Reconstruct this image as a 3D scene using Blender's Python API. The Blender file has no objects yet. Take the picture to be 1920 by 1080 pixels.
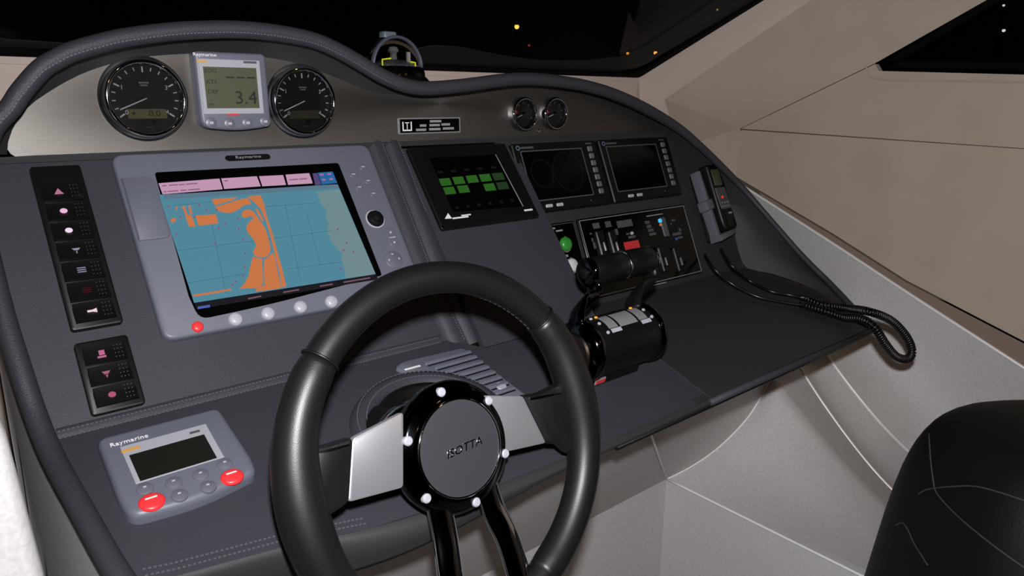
import bpy, bmesh, math, random
from mathutils import Vector, Matrix

random.seed(7)
sc = bpy.context.scene
COL = sc.collection

# ------------------------------------------------------------------ camera
CAM = Vector((0.0, 0.0, 1.25))
RX = Vector((0.7612, -0.6485, 0.0112)); RD = Vector((-0.1611, -0.2057, -0.9653)); RF = Vector((0.6282, 0.7329, -0.2610))
RF.normalize(); RX = (RX - RX.dot(RF) * RF).normalized(); RD = RF.cross(RX).normalized()
F = 1352.0
cd = bpy.data.cameras.new('camera'); cam = bpy.data.objects.new('camera', cd); COL.objects.link(cam)
cd.sensor_width = 36.0; cd.lens = 36.0 * F / 1920.0; cd.clip_start = 0.02; cd.clip_end = 500
cam.matrix_world = Matrix(((RX.x, -RD.x, -RF.x, CAM.x), (RX.y, -RD.y, -RF.y, CAM.y), (RX.z, -RD.z, -RF.z, CAM.z), (0, 0, 0, 1)))
sc.camera = cam

# ------------------------------------------------------------------ world, lights, exposure
w = bpy.data.worlds.new('night'); sc.world = w; w.use_nodes = True
w.node_tree.nodes['Background'].inputs[0].default_value = (0.35, 0.4, 0.55, 1)
w.node_tree.nodes['Background'].inputs[1].default_value = 0.0012
vs = sc.view_settings
vs.view_transform = 'Standard'; vs.look = 'None'; vs.exposure = 0.0; vs.gamma = 1.0; vs.use_curve_mapping = False


def area(name, loc, target, power, size, color):
    l = bpy.data.lights.new(name, 'AREA'); l.shape = 'DISK'; l.size = size; l.energy = power; l.color = color
    o = bpy.data.objects.new(name, l); COL.objects.link(o); o.location = loc
    o.rotation_euler = (Vector(target) - Vector(loc)).to_track_quat('-Z', 'Y').to_euler()
    return o


# the flash of the camera that took the picture, just above the lens
area('camera_flash', CAM + RX * 0.012 - RD * 0.085 - RF * 0.01, CAM + RF * 1.6 + RX * 0.35 - RD * .1, 16.5, 0.035, (0.98, 0.98, 1.0))
# warm cabin downlights over the saloon behind the helm
for lx, ly, lz in ((-0.55, -0.9, 2.05), (0.25, -1.25, 2.05), (1.15, -0.8, 2.0)):
    area('cabin_downlight', (lx, ly, lz), (lx + 0.3, ly + 1.0, 0.6), 0.8, 0.05, (1.0, 0.5, 0.2))


# ------------------------------------------------------------------ helpers
def s2l(c):
    return tuple((x / 255 / 12.92 if x / 255 <= 0.04045 else ((x / 255 + 0.055) / 1.055) ** 2.4) for x in c)


def mat(name, rgb, rough=0.5, metal=0.0, bump=None, emit=None, coat=0.0, spec=0.5, var=None, aniso=None, trans=0.0, sheen=0.0):
    m = bpy.data.materials.new(name); m.use_nodes = True
    nt = m.node_tree; b = nt.nodes['Principled BSDF']
    col = s2l(rgb)
    b.inputs['Base Color'].default_value = (*col, 1); b.inputs['Roughness'].default_value = rough
    b.inputs['Metallic'].default_value = metal; b.inputs['Specular IOR Level'].default_value = spec
    b.inputs['Coat Weight'].default_value = coat; b.inputs['Coat Roughness'].default_value = 0.05
    b.inputs['Transmission Weight'].default_value = trans
    b.inputs['Sheen Weight'].default_value = sheen
    tc = None
    if bump or var or aniso:
        tc = nt.nodes.new('ShaderNodeTexCoord')
    if var:
        sca, amt = var
        n = nt.nodes.new('ShaderNodeTexNoise'); n.inputs['Scale'].default_value = sca; n.inputs['Detail'].default_value = 4
        nt.links.new(tc.outputs['Object'], n.inputs['Vector'])
        r = nt.nodes.new('ShaderNodeMapRange'); r.inputs[3].default_value = 1 - amt; r.inputs[4].default_value = 1 + amt
        r.inputs[1].default_value = .3; r.inputs[2].default_value = .7
        nt.links.new(n.outputs['Fac'], r.inputs[0])
        mx = nt.nodes.new('ShaderNodeVectorMath'); mx.operation = 'SCALE'; mx.inputs[0].default_value = col
        nt.links.new(r.outputs[0], mx.inputs['Scale']); nt.links.new(mx.outputs[0], b.inputs['Base Color'])
    if bump:
        kind, sca, strength, dist = bump
        n = nt.nodes.new('ShaderNodeTexVoronoi' if kind == 'v' else 'ShaderNodeTexNoise'); n.inputs['Scale'].default_value = sca
        nt.links.new(tc.outputs['Object'], n.inputs['Vector'])
        bp = nt.nodes.new('ShaderNodeBump'); bp.inputs['Strength'].default_value = strength; bp.inputs['Distance'].default_value = dist
        nt.links.new(n.outputs['Distance' if kind == 'v' else 'Fac'], bp.inputs['Height']); nt.links.new(bp.outputs[0], b.inputs['Normal'])
    if aniso:   # brushed: fine streaks along local X
        mp = nt.nodes.new('ShaderNodeMapping'); mp.inputs['Scale'].default_value = aniso
        n = nt.nodes.new('ShaderNodeTexNoise'); n.inputs['Scale'].default_value = 60; n.inputs['Detail'].default_value = 3
        nt.links.new(tc.outputs['Object'], mp.inputs[0]); nt.links.new(mp.outputs[0], n.inputs['Vector'])
        bp = nt.nodes.new('ShaderNodeBump'); bp.inputs['Strength'].default_value = 0.12; bp.inputs['Distance'].default_value = 0.001
        nt.links.new(n.outputs['Fac'], bp.inputs['Height']); nt.links.new(bp.outputs[0], b.inputs['Normal'])
        b.inputs['Anisotropic'].default_value = 0.5
    if emit:
        b.inputs['Emission Color'].default_value = (*s2l(emit[0]), 1); b.inputs['Emission Strength'].default_value = emit[1]
    return m


M = dict(
    leather=mat('grey_leather', (49, 48, 55), 0.6, bump=('v', 700, 0.25, 0.0006), var=(9, 0.06), spec=0.35),
    roll=mat('edge_leather', (46, 45, 51), 0.58, bump=('v', 600, 0.35, 0.0008), spec=0.4),
    dark_leather=mat('dark_leather', (43, 43, 45), 0.6, bump=('v', 700, 0.2, 0.0005), spec=0.3),  # on the front nose this darker tone is painted shade
    thread=mat('thread', (78, 76, 85), 0.7),
    steel=mat('brushed_steel', (92, 88, 84), 0.43, metal=0.84, aniso=(0.4, 30, 30)),
    alu=mat('brushed_aluminium', (188, 188, 194), 0.36, metal=0.75, bump=('n', 300, .05, .0004)),
    chrome=mat('chrome', (200, 200, 205), 0.06, metal=1.0),
    satin=mat('satin_chrome', (170, 170, 172), 0.22, metal=1.0),
    dchrome=mat('dark_chrome', (70, 70, 76), 0.07, metal=1.0),
    wheel=mat('wheel_leather', (15, 15, 16), 0.42, bump=('v', 900, 0.12, 0.0004), spec=0.5),
    grip=mat('grip_leather', (17, 17, 18), 0.42, bump=('v', 1000, 0.12, 0.0004), spec=0.5),
    seat=mat('seat_leather', (8, 8, 8), 0.6, bump=('v', 500, 0.2, 0.0005), spec=0.22),
    seat_thread=mat('seat_thread', (48, 46, 42), 0.7),
    greyp=mat('instrument_grey', (92, 94, 106), 0.45, bump=('n', 900, 0.05, 0.0003)),
    greyp2=mat('instrument_grey_light', (150, 151, 158), 0.4),
    btn=mat('button_grey', (92, 92, 104), 0.4),
    softkey=mat('soft_key', (165, 163, 172), 0.35),
    red=mat('red_rubber', (215, 48, 52), 0.35, emit=((255, 60, 60), 0.08)),
    blackp=mat('black_plastic', (11, 11, 11), 0.42, spec=0.3),
    gloss=mat('black_gloss', (4, 4, 4), 0.15, spec=0.22),
    rocker=mat('rocker_black', (12, 12, 13), 0.36, spec=0.35),
    dot=mat('grip_dot', (40, 40, 42), 0.5),
    white=mat('white_print', (215, 215, 215), 0.5),
    grey_print=mat('grey_print', (130, 130, 134), 0.5),
    dim_print=mat('dim_print', (70, 72, 78), 0.5),
    orange_print=mat('orange_print', (190, 140, 60), 0.5),
    red_print=mat('red_print', (190, 45, 50), 0.5),
    ink=mat('black_ink', (12, 12, 12), 0.5),
    silver=mat('silver_gelcoat', (186, 183, 182), 0.62, metal=0.1, spec=0.3, bump=('n', 1400, 0.06, 0.0004), var=(260, 0.10)),
    silver_highlight=mat('silver_edge_highlight', (228, 226, 225), 0.35, metal=0.1),  # brighter copy of the silver, a painted highlight for rounded edges
    beige=mat('beige_suede', (178, 164, 148), 0.9, bump=('n', 500, 0.15, 0.0006), var=(7, 0.05), spec=0.1, sheen=0.2),
    beige2=mat('beige_vinyl', (196, 180, 170), 0.7, spec=0.2),
    taupe=mat('taupe_strip', (128, 112, 102), 0.7, spec=0.2),
    groove=mat('groove_dark', (92, 80, 70), 0.9),
    gasket=mat('black_gasket', (4, 4, 4), 0.8, spec=0.08),
    frit=mat('frit_band', (46, 46, 43), 0.6, spec=0.2, bump=('n', 300, .1, .0005)),
    dial=mat('dial_black', (20, 20, 21), 0.35),
    lens=mat('gauge_lens', (255, 255, 255), 0.02, trans=1.0),
    floor=mat('cockpit_floor', (120, 112, 104), 0.7, bump=('n', 200, .1, .001)),
    cord=mat('cord_black', (10, 10, 10), 0.35),
    cradle=mat('cradle_grey', (86, 86, 94), 0.4),
    green_btn=mat('green_button', (40, 120, 45), 0.3, emit=((40, 130, 40), 0.12)),
    white_btn=mat('white_button', (190, 188, 190), 0.3),
)
M['frit'].node_tree.nodes['Principled BSDF'].inputs['Alpha'].default_value = 0.55
M['lens'].node_tree.nodes['Principled BSDF'].inputs['IOR'].default_value = 1.05


def em(name, rgb, s=1.0, rough=0.25):
    k = 'em_' + name
    if k not in M:
        M[k] = mat(k, (6, 6, 6), rough, emit=(rgb, s), spec=0.3)
    return M[k]


MATS = {}


def obj(name, bm, material, parent=None, smooth=False, world=False, kind=None, label=None):
    """one mesh object; world=True: coordinates are world coordinates even though it has a parent"""
    me = bpy.data.meshes.new(name)
    if isinstance(bm, bmesh.types.BMesh):
        if world and parent is not None:
            bm.transform(MATS[parent.name].inverted())
        bmesh.ops.recalc_face_normals(bm, faces=bm.faces[:])
        bm.to_mesh(me); bm.free()
    else:
        me = bm
    me.materials.append(M[material] if isinstance(material, str) else material)
    if smooth:
        me.polygons.foreach_set('use_smooth', [True] * len(me.polygons))
        if smooth != 'full':
            try:
                me.set_sharp_from_angle(angle=math.radians(38))
            except Exception:
                pass
    o = bpy.data.objects.new(name, me); COL.objects.link(o)
    if parent is not None:
        o.parent = parent
        MATS[o.name] = MATS[parent.name].copy()
    else:
        MATS[o.name] = Matrix.Identity(4)
    if kind: o['kind'] = kind
    if label: o['label'] = label
    return o


def thing(name, label, cat, m=None, group=None, kind=None):
    o = bpy.data.objects.new(name, None); COL.objects.link(o)
    o.empty_display_size = 0.03
    m = m if isinstance(m, Matrix) else (Matrix.Translation(m) if m is not None else Matrix.Identity(4))
    o.matrix_world = m; MATS[o.name] = m.copy()
    if label: o['label'] = label
    if cat: o['category'] = cat
    if group: o['group'] = group
    if kind: o['kind'] = kind
    return o


def tag(o, label, cat, group=None, kind=None):
    o['label'] = label
    if cat: o['category'] = cat
    if group: o['group'] = group
    if kind: o['kind'] = kind
    return o


def pxray(px, py):
    return RX * ((px - 960) / F) + RD * ((py - 540) / F) + RF


class Plane:
    """plane that contains world X; incl = angle from the horizontal"""
    def __init__(s, y, z, incl, x=0.0):
        a = math.radians(incl); s.O = Vector((x, y, z)); s.U = Vector((1, 0, 0))
        s.V = Vector((0, math.cos(a), math.sin(a))); s.N = Vector((0, -math.sin(a), math.cos(a)))

    def uv(s, px, py, n=0.0):
        d = pxray(px, py); o = s.O + s.N * n; k = (o - CAM).dot(s.N) / d.dot(s.N); h = CAM + d * k - s.O
        return (h.dot(s.U), h.dot(s.V))

    def P(s, u, v, n=0.0):
        return s.O + s.U * u + s.V * v + s.N * n

    def frame(s, u, v, n=0.0, rot=0.0):
        o = s.P(u, v, n); c, t = math.cos(rot), math.sin(rot); U = s.U * c + s.V * t; V = s.V * c - s.U * t
        return Matrix(((U.x, V.x, s.N.x, o.x), (U.y, V.y, s.N.y, o.y), (U.z, V.z, s.N.z, o.z), (0, 0, 0, 1)))


P1 = Plane(.6752, .7594, 54.0)      # main instrument panel
P0 = Plane(.7866, .9128, 19.1)      # lower panel towards the driver
PG = Plane(.969, 1.164, 50.9)       # raised centre section
P3 = Plane(.9773, 1.1752, 66.06)    # back of the recess on the right
P4 = Plane(.54, .828, 10.2)         # shelf of the recess
P5 = Plane(.9773, 1.1752, 88.0)     # steel fascia


def atY(px, py, y):
    d = pxray(px, py); k = (y - CAM.y) / d.y; return CAM + d * k


def atX(px, py, x):
    d = pxray(px, py); k = (x - CAM.x) / d.x; return CAM + d * k


def atZ(px, py, z):
    d = pxray(px, py); k = (z - CAM.z) / d.z; return CAM + d * k


# ---- mesh makers
def area2(p):
    return sum(p[i][0] * p[(i + 1) % len(p)][1] - p[(i + 1) % len(p)][0] * p[i][1] for i in range(len(p)))


def inset(poly, d):
    n = len(poly); out = []
    for i in range(n):
        a, b, c = Vector(poly[i - 1]), Vector(poly[i]), Vector(poly[(i + 1) % n])
        e1 = (b - a); e2 = (c - b)
        if e1.length < 1e-9 or e2.length < 1e-9:
            out.append(tuple(b)); continue
        e1.normalize(); e2.normalize()
        n1 = Vector((-e1.y, e1.x)); n2 = Vector((-e2.y, e2.x)); m = n1 + n2
        L = m.length
        if L < 1e-6: out.append(tuple(b)); continue
        m /= L; k = d / max(0.35, m.dot(n1)); out.append((b.x + m.x * k, b.y + m.y * k))
    return out


def prism(poly, z0, z1, ch=0.0, bm=None, steps=1):
    """extruded outline with a chamfered or rounded top edge"""
    poly = [tuple(p[:2]) for p in poly]
    if area2(poly) < 0: poly = poly[::-1]
    bm = bm or bmesh.new()
    rings = [[bm.verts.new((x, y, z0)) for x, y in poly]]
    if ch > 0:
        rings.append([bm.verts.new((x, y, z1 - ch)) for x, y in poly])
        for k in range(1, steps + 1):
            a = math.pi / 2 * k / steps
            q = inset(poly, ch * (1 - math.cos(a)))
            rings.append([bm.verts.new((x, y, z1 - ch + ch * math.sin(a))) for x, y in q])
    else:
        rings.append([bm.verts.new((x, y, z1)) for x, y in poly])
    n = len(poly)
    for r0, r1 in zip(rings, rings[1:]):
        for i in range(n):
            bm.faces.new((r0[i], r0[(i + 1) % n], r1[(i + 1) % n], r1[i]))
    bm.faces.new(rings[-1]); bm.faces.new(rings[0][::-1])
    return bm


def rrect(w_, h_, r=0.0, cx=0.0, cy=0.0, seg=5):
    if r <= 0: return [(cx - w_ / 2, cy - h_ / 2), (cx + w_ / 2, cy - h_ / 2), (cx + w_ / 2, cy + h_ / 2), (cx - w_ / 2, cy + h_ / 2)]
    out = []
    for sx, sy, a0 in ((1, -1, -90), (1, 1, 0), (-1, 1, 90), (-1, -1, 180)):
        for k in range(seg + 1):
            a = math.radians(a0 + 90 * k / seg)
            out.append((cx + sx * (w_ / 2 - r) + r * math.cos(a), cy + sy * (h_ / 2 - r) + r * math.sin(a)))
    return out


def round_poly(poly, r, seg=4):
    out = []; n = len(poly)
    for i in range(n):
        a, b, c = Vector(poly[i - 1]), Vector(poly[i]), Vector(poly[(i + 1) % n])
        rr = r[i] if isinstance(r, (list, tuple)) else r
        u = (a - b); v = (c - b); rr = min(rr, u.length * .45, v.length * .45)
        p0 = b + u.normalized() * rr; p2 = b + v.normalized() * rr
        for k in range(seg + 1):
            t = k / seg; q = p0 * (1 - t) ** 2 + b * 2 * t * (1 - t) + p2 * t * t; out.append((q.x, q.y))
    return out


def ring_prism(outer, inner, z0, z1, ch=0.0):
    """frame: outline with a hole of the same number of points"""
    bm = bmesh.new(); n = len(outer)
    o1 = inset(outer, ch) if ch else outer
    R = [[bm.verts.new((x, y, z)) for x, y in q] for q, z in ((outer, z0), (outer, z1 - ch), (o1, z1), (inner, z1), (inner, z0))]
    for a, b in zip(R, R[1:] + R[:1]):
        for i in range(n):
            bm.faces.new((a[i], a[(i + 1) % n], b[(i + 1) % n], b[i]))
    return bm


def lathe(prof, seg=48, bm=None, center=(0, 0), scale=(1, 1)):
    bm = bm or bmesh.new(); rings = []
    for r, z in prof:
        if r < 1e-6: rings.append([bm.verts.new((center[0], center[1], z))])
        else: rings.append([bm.verts.new((center[0] + r * scale[0] * math.cos(2 * math.pi * k / seg), center[1] + r * scale[1] * math.sin(2 * math.pi * k / seg), z)) for k in range(seg)])
    for a, b in zip(rings, rings[1:]):
        for k in range(seg):
            k2 = (k + 1) % seg
            if len(a) == 1 and len(b) == 1: continue
            if len(a) == 1: bm.faces.new((a[0], b[k2], b[k]))
            elif len(b) == 1: bm.faces.new((a[k], a[k2], b[0]))
            else: bm.faces.new((a[k], a[k2], b[k2], b[k]))
    return bm


def tube(path, rad, seg=12, closed=False, bm=None, caps=True, flat=(1, 1), up=None):
    bm = bm or bmesh.new(); n = len(path); path = [Vector(p) for p in path]
    T = []
    for i in range(n):
        a = path[i - 1] if (i > 0 or closed) else path[i]; b = path[(i + 1) % n] if (i < n - 1 or closed) else path[i]
        T.append((b - a).normalized())
    nrm = (Vector(up) if up is not None else (Vector((0, 0, 1)) if abs(T[0].z) < .9 else Vector((1, 0, 0))))
    rings = []
    for i in range(n):
        if up is not None: nrm = Vector(up)
        nrm = (nrm - nrm.dot(T[i]) * T[i]).normalized(); bi = T[i].cross(nrm)
        r = rad[i] if isinstance(rad, (list, tuple)) else rad
        rings.append([bm.verts.new(path[i] + nrm * (r * flat[0] * math.cos(2 * math.pi * k / seg)) + bi * (r * flat[1] * math.sin(2 * math.pi * k / seg))) for k in range(seg)])
    m = n if closed else n - 1
    for i in range(m):
        a, b = rings[i], rings[(i + 1) % n]
        for k in range(seg):
            bm.faces.new((a[k], a[(k + 1) % seg], b[(k + 1) % seg], b[k]))
    if caps and not closed:
        bm.faces.new(rings[0][::-1]); bm.faces.new(rings[-1])
    return bm


def spline(pts, per=8):
    """Catmull-Rom through points (any dimension)"""
    pts = [Vector(p) for p in pts]; out = []
    for i in range(len(pts) - 1):
        p0 = pts[max(i - 1, 0)]; p1 = pts[i]; p2 = pts[i + 1]; p3 = pts[min(i + 2, len(pts) - 1)]
        for k in range(per):
            t = k / per
            out.append(0.5 * ((2 * p1) + (p2 - p0) * t + (2 * p0 - 5 * p1 + 4 * p2 - p3) * t * t + (3 * p1 - p0 - 3 * p2 + p3) * t ** 3))
    out.append(pts[-1].copy()); return out


def loft(rows, bm=None, closed=False):
    bm = bm or bmesh.new(); R = [[bm.verts.new(p) for p in r] for r in rows]
    for a, b in zip(R, R[1:]):
        for i in range(len(a) - (0 if closed else 1)):
            j = (i + 1) % len(a)
            bm.faces.new((a[i], a[j], b[j], b[i]))
    return bm


def slab(pts3, nrm, th):
    """polygon in world space with thickness th against nrm"""
    bm = bmesh.new(); nrm = Vector(nrm).normalized()
    a = [bm.verts.new(p) for p in pts3]; b = [bm.verts.new(Vector(p) - nrm * th) for p in pts3]; n = len(a)
    bm.faces.new(a); bm.faces.new(b[::-1])
    for i in range(n): bm.faces.new((a[i], a[(i + 1) % n], b[(i + 1) % n], b[i]))
    return bm


def box(c, s, bm=None, rot=None):
    bm = bm or bmesh.new(); x, y, z = (v / 2 for v in s); c = Vector(c)
    vs_ = [Vector((sx * x, sy * y, sz * z)) for sx, sy, sz in ((-1, -1, -1), (1, -1, -1), (1, 1, -1), (-1, 1, -1), (-1, -1, 1), (1, -1, 1), (1, 1, 1), (-1, 1, 1))]
    if rot is not None: vs_ = [rot @ v for v in vs_]
    v = [bm.verts.new(c + q) for q in vs_]
    for f in ((3, 2, 1, 0), (4, 5, 6, 7), (0, 1, 5, 4), (1, 2, 6, 5), (2, 3, 7, 6), (3, 0, 4, 7)): bm.faces.new([v[i] for i in f])
    return bm


def bevel(o, wdt, seg=2):
    m = o.modifiers.new('bevel', 'BEVEL'); m.width = wdt; m.segments = seg; m.limit_method = 'ANGLE'; m.angle_limit = math.radians(35)
    return o


def text(name, s, size, material, parent, loc=(0, 0, 0), rot=0.0, extr=0.0003, sx=1.0, shear=0.0, align='CENTER'):
    c = bpy.data.curves.new(name, 'FONT'); c.body = s; c.size = size; c.align_x = align; c.align_y = 'CENTER'; c.extrude = extr; c.resolution_u = 2; c.shear = shear
    t = bpy.data.objects.new(name, c); COL.objects.link(t)
    dg = bpy.context.evaluated_depsgraph_get(); me = bpy.data.meshes.new_from_object(t.evaluated_get(dg))
    bpy.data.objects.remove(t); bpy.data.curves.remove(c)
    me.transform(Matrix.Translation(loc) @ Matrix.Rotation(rot, 4, 'Z') @ Matrix.Diagonal((sx, 1, 1, 1)))
    return obj(name, me, material, parent)


def bars(name, rects, z, material, parent, th=0.0003):
    bm = bmesh.new()
    for (x, y, w_, h_) in rects: box((x, y, z), (w_, h_, th), bm)
    return obj(name, bm, material, parent)


def stitches(paths, parent, spacing=0.0042, ln=0.0026, r=0.0006, name='stitching', material='thread'):
    bm = bmesh.new()
    for pts in paths:
        pts = [Vector(p) for p in pts]; acc = 0.0
        for a, b in zip(pts, pts[1:]):
            L = (b - a).length
            if L < 1e-9: continue
            d = (b - a) / L; t = -acc if acc > 0 else 0
            t = (spacing - acc) if acc > 0 else 0
            while t < L:
                c = a + d * t; q = d.to_track_quat('X', 'Z').to_matrix()
                box(c, (ln, 2 * r, 2 * r), bm, q); t += spacing
            acc = (L - (t - spacing)) % spacing if t > 0 else acc + L
    o = obj(name, bm, material, parent, world=True); o['kind'] = 'stuff'; return o

# ================================================================== the setting
XW = 1.75
YF, ZS = 1.36, 1.30          # windscreen sill
RK = math.radians(30)        # windscreen rake


def ws(x, s_, n=0.0):        # point on the windscreen: x, distance up the rake
    return Vector((x, YF - s_ * math.cos(RK) - n * math.sin(RK), ZS + s_ * math.sin(RK) - n * math.cos(RK)))


# --- front wall under the windscreen
fw = thing('wall_front', 'beige vinyl panel under the windscreen behind the dashboard', None, (0.5, YF, 0.0), kind='structure')
obj('panel', slab([(-0.7, YF, 0.6), (1.63, YF, 0.6), (1.63, YF, ZS), (-0.7, YF, ZS)], (0, -1, 0), 0.03), 'beige2', fw, world=True)
obj('sill', slab([(-0.7, YF - 0.004, ZS - 0.006), (1.63, YF - 0.004, ZS - 0.006), (1.63, YF + .06, ZS - 0.004), (-0.7, YF + .06, ZS - 0.004)], (0, 0, 1), 0.01), 'beige2', fw, world=True)

# --- windscreen: outline in (x, s), a black gasket, a dotted frit band and the glass
win1 = thing('window_1', 'wide raked windscreen with black gasket, black night outside', None, (0.5, YF, ZS), kind='structure')
xr0 = 1.62
outer = [(-0.9, 0.0), (xr0, 0.0), (xr0 + .075, .355), (xr0 + .16, .76), (-0.9, .76)]
g1 = [(-0.88, 0.018), (xr0 - .022, 0.018), (xr0 + .055, .355), (xr0 + .14, .745), (-0.88, .745)]
pl_out = round_poly(outer, [0, .012, 0.001, .02, 0])
pl_in = round_poly(g1, [0, .03, 0.001, .02, 0])
# frit: wide in the lower right corner, narrow in the middle
frit_in = [(-0.86, .11), (-.1, .13), (.06, .085), (.16, .03), (.3, .03), (.72, .055), (0.84, .098), (.90, .098), (1.05, .07), (1.2, .055), (1.36, .06), (1.46, .11), (1.53, .30), (1.62, .73), (-.86, .73)]


def ws_poly_ring(outer_, inner_, n0, n1):
    bm = bmesh.new()
    # bridge two closed outlines by an even-odd fill: triangulate with a cut
    a = [bm.verts.new(ws(x, s_, n1)) for x, s_ in outer_]; b = [bm.verts.new(ws(x, s_, n1)) for x, s_ in inner_]
    ea = [bm.edges.new((a[i], a[(i + 1) % len(a)])) for i in range(len(a))]
    eb = [bm.edges.new((b[i], b[(i + 1) % len(b)])) for i in range(len(b))]
    bmesh.ops.triangle_fill(bm, use_beauty=True, use_dissolve=False, edges=ea + eb)
    r = bmesh.ops.extrude_face_region(bm, geom=bm.faces[:])
    d = ws(0, 0, n0) - ws(0, 0, n1)
    bmesh.ops.translate(bm, vec=d, verts=[v for v in r['geom'] if isinstance(v, bmesh.types.BMVert)])
    return bm


obj('gasket', loft([[ws(x, s_, nn) for x, s_ in q] for q, nn in ((pl_out, -.02), (pl_out, .006), (pl_in, .006), (pl_in, -.02))], closed=True), 'gasket', win1, world=True)
fo_ = [(-.88, .018), (-.1, .018), (.06, .018), (.16, .018), (.3, .018), (.72, .018), (.84, .018), (.90, .018), (1.05, .018), (1.2, .018), (1.36, .018), (1.52, .018), (1.585, .06), (xr0 + .052, .355), (xr0 + .14, .745), (-.88, .745)]
fi_ = [(-.86, .10), (-.1, .12), (.06, .085), (.16, .035), (.3, .03), (.76, .03), (0.885, .085), (.95, .085), (1.08, .062), (1.2, .05), (1.36, .06), (1.46, .085), (1.50, .13), (1.545, .355), (1.63, .73), (-.86, .73)]
obj('frit_band', loft([[ws(x, s_, .0015) for x, s_ in fo_], [ws(x, s_, .0015) for x, s_ in fi_], [ws(x, s_, -.001) for x, s_ in fi_]], closed=True), 'frit', win1, world=True)
glass = mat('night_glass', (255, 255, 255), 0.0, trans=1.0); glass.node_tree.nodes['Principled BSDF'].inputs['IOR'].default_value = 1.07
obj('pane', slab([ws(x, s_, -0.001) for x, s_ in g1], -(ws(0, 0, -1) - ws(0, 0, 0)), 0.004), glass, win1, world=True)

# --- right hand windscreen pillar, two facets of beige
pil = thing('trim_1', 'broad beige windscreen pillar between windscreen and side window', None, (XW, 1.0, 1.0), kind='structure')
edgeW = [ws(xr0, 0), ws(xr0 + .075, .355), ws(xr0 + .16, .76)]
b0 = atY(1246, 186, 1.277); b1 = atY(1520, 0, .929); b2 = b1 + (b1 - b0) * 1.1
seam = [atX(1388, 241, XW), atX(1640, 119, XW), atX(1850, 0, XW)]
seam.append(seam[-1] + (seam[-1] - seam[-2]) * 2.0)
obj('reveal', loft([[edgeW[0], edgeW[1], edgeW[2]], [b0, b1, b2]]), 'beige2', pil, world=True)
bb = [b0, b0.lerp(b1, .55), b1, b2]
obj('pillar_panel', loft([bb, [p.lerp(q, .5) for p, q in zip(bb, seam)], seam]), 'beige', pil, world=True, smooth='full')
cz = seam[0]
nn_ = (seam[1] - cz).cross(b0 - cz); rr0 = pxray(1262, 281)
pl_ = CAM + rr0 * ((cz - CAM).dot(nn_) / rr0.dot(nn_))
ew0 = edgeW[0] + Vector((0, 0, -.10))
nr_ = (edgeW[0] - b0).cross(b1 - b0)
def onrev(px, py):
    d_ = pxray(px, py); return CAM + d_ * ((b0 - CAM).dot(nr_) / d_.dot(nr_))
obj('reveal_foot', loft([[edgeW[0], b0], [onrev(1200, 205), onrev(1262, 240)]]), 'beige2', pil, world=True)
bmf = bmesh.new(); bmf.faces.new([bmf.verts.new(p) for p in (b0, cz, pl_)]); obj('pillar_foot', bmf, 'beige', pil, world=True)
obj('corner_panel', loft([[ew0, pl_, pl_.lerp(cz, .5), cz], [Vector((p.x, p.y, .6)) for p in (ew0, pl_, pl_.lerp(cz, .5), cz)]]), 'beige', pil, world=True)

# --- right wall: two padded panels with a joint between them, sloping base
wr = thing('wall_right', 'beige suede side wall right of the dashboard with a horizontal joint', None, (XW, 0.2, 0.6), kind='structure')
base = [atX(1424, 357, XW), atX(1560, 437, XW), atX(1700, 526, XW), atX(1920, 640, XW)]
base = [base[0] + (base[0] - base[1]) * .6] + base + [base[-1] + (base[-1] - base[-2]) * 2.6]
j0 = atX(1392, 243, XW); j1 = atX(1920, 279, XW); j2 = j1 + (j1 - j0) * 1.5
wb = atX(1648, 133, XW); wb1 = atX(1920, 140, XW); wb2 = wb1 + (wb1 - wb) * 3.0
up = Vector((0, 0, .0009))
obj('lower_panel', slab([Vector((XW, cz.y - .003, cz.z - .004)), j1 - up, j2 - up] + base[::-1], (-1, 0, 0), .02), 'beige', wr, world=True)
obj('upper_panel', slab([Vector((XW, cz.y - .002, cz.z - .0005)), j1 + up, j2 + up, wb2, wb1, wb, seam[1] + Vector((0, -.0012, -.0012))], (-1, 0, 0), .02), 'beige', wr, world=True)
obj('joint_backing', slab([Vector((XW + .012, 1.2, .9)), Vector((XW + .012, 1.2, 1.2)), Vector((XW + .012, -1.6, 1.22)), Vector((XW + .012, -1.6, .5))], (-1, 0, 0), .03), 'groove', wr, world=True)

# --- side window: black frame, glass
win2 = thing('window_2', 'black side window in the beige wall at the upper right', None, (XW, 0.2, 1.3), kind='structure')


def yz(px, py): p = atX(px, py, XW); return (p.y, p.z)


c0 = yz(1646, 126); c1 = yz(1853, 0); c1b = (c1[0] - .45, c1[1] + .30); e0 = yz(1920, 131); e1 = (e0[0] - 1.2, e0[1] - .02)
so = round_poly([c0, c1, c1b, (e1[0], c1b[1]), e1, e0], [.02, .001, .02, .02, .02, .001])
si = inset(so if area2(so) > 0 else so[::-1], .014)
so = so if area2(so) > 0 else so[::-1]


def yzring(o_, i_, x0, x1):
    bm = bmesh.new(); n = len(o_)
    R = [[bm.verts.new((x, a, b)) for a, b in q] for q, x in ((o_, x0), (o_, x1), (i_, x1), (i_, x0))]
    for a, b in zip(R, R[1:] + R[:1]):
        for i in range(n): bm.faces.new((a[i], a[(i + 1) % n], b[(i + 1) % n], b[i]))
    return bm


obj('gasket', yzring(so, si, XW + .03, XW - .004), 'gasket', win2, world=True)
obj('pane', slab([(XW + .008, a, b) for a, b in si], (-1, 0, 0), .004), glass, win2, world=True)
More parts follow.
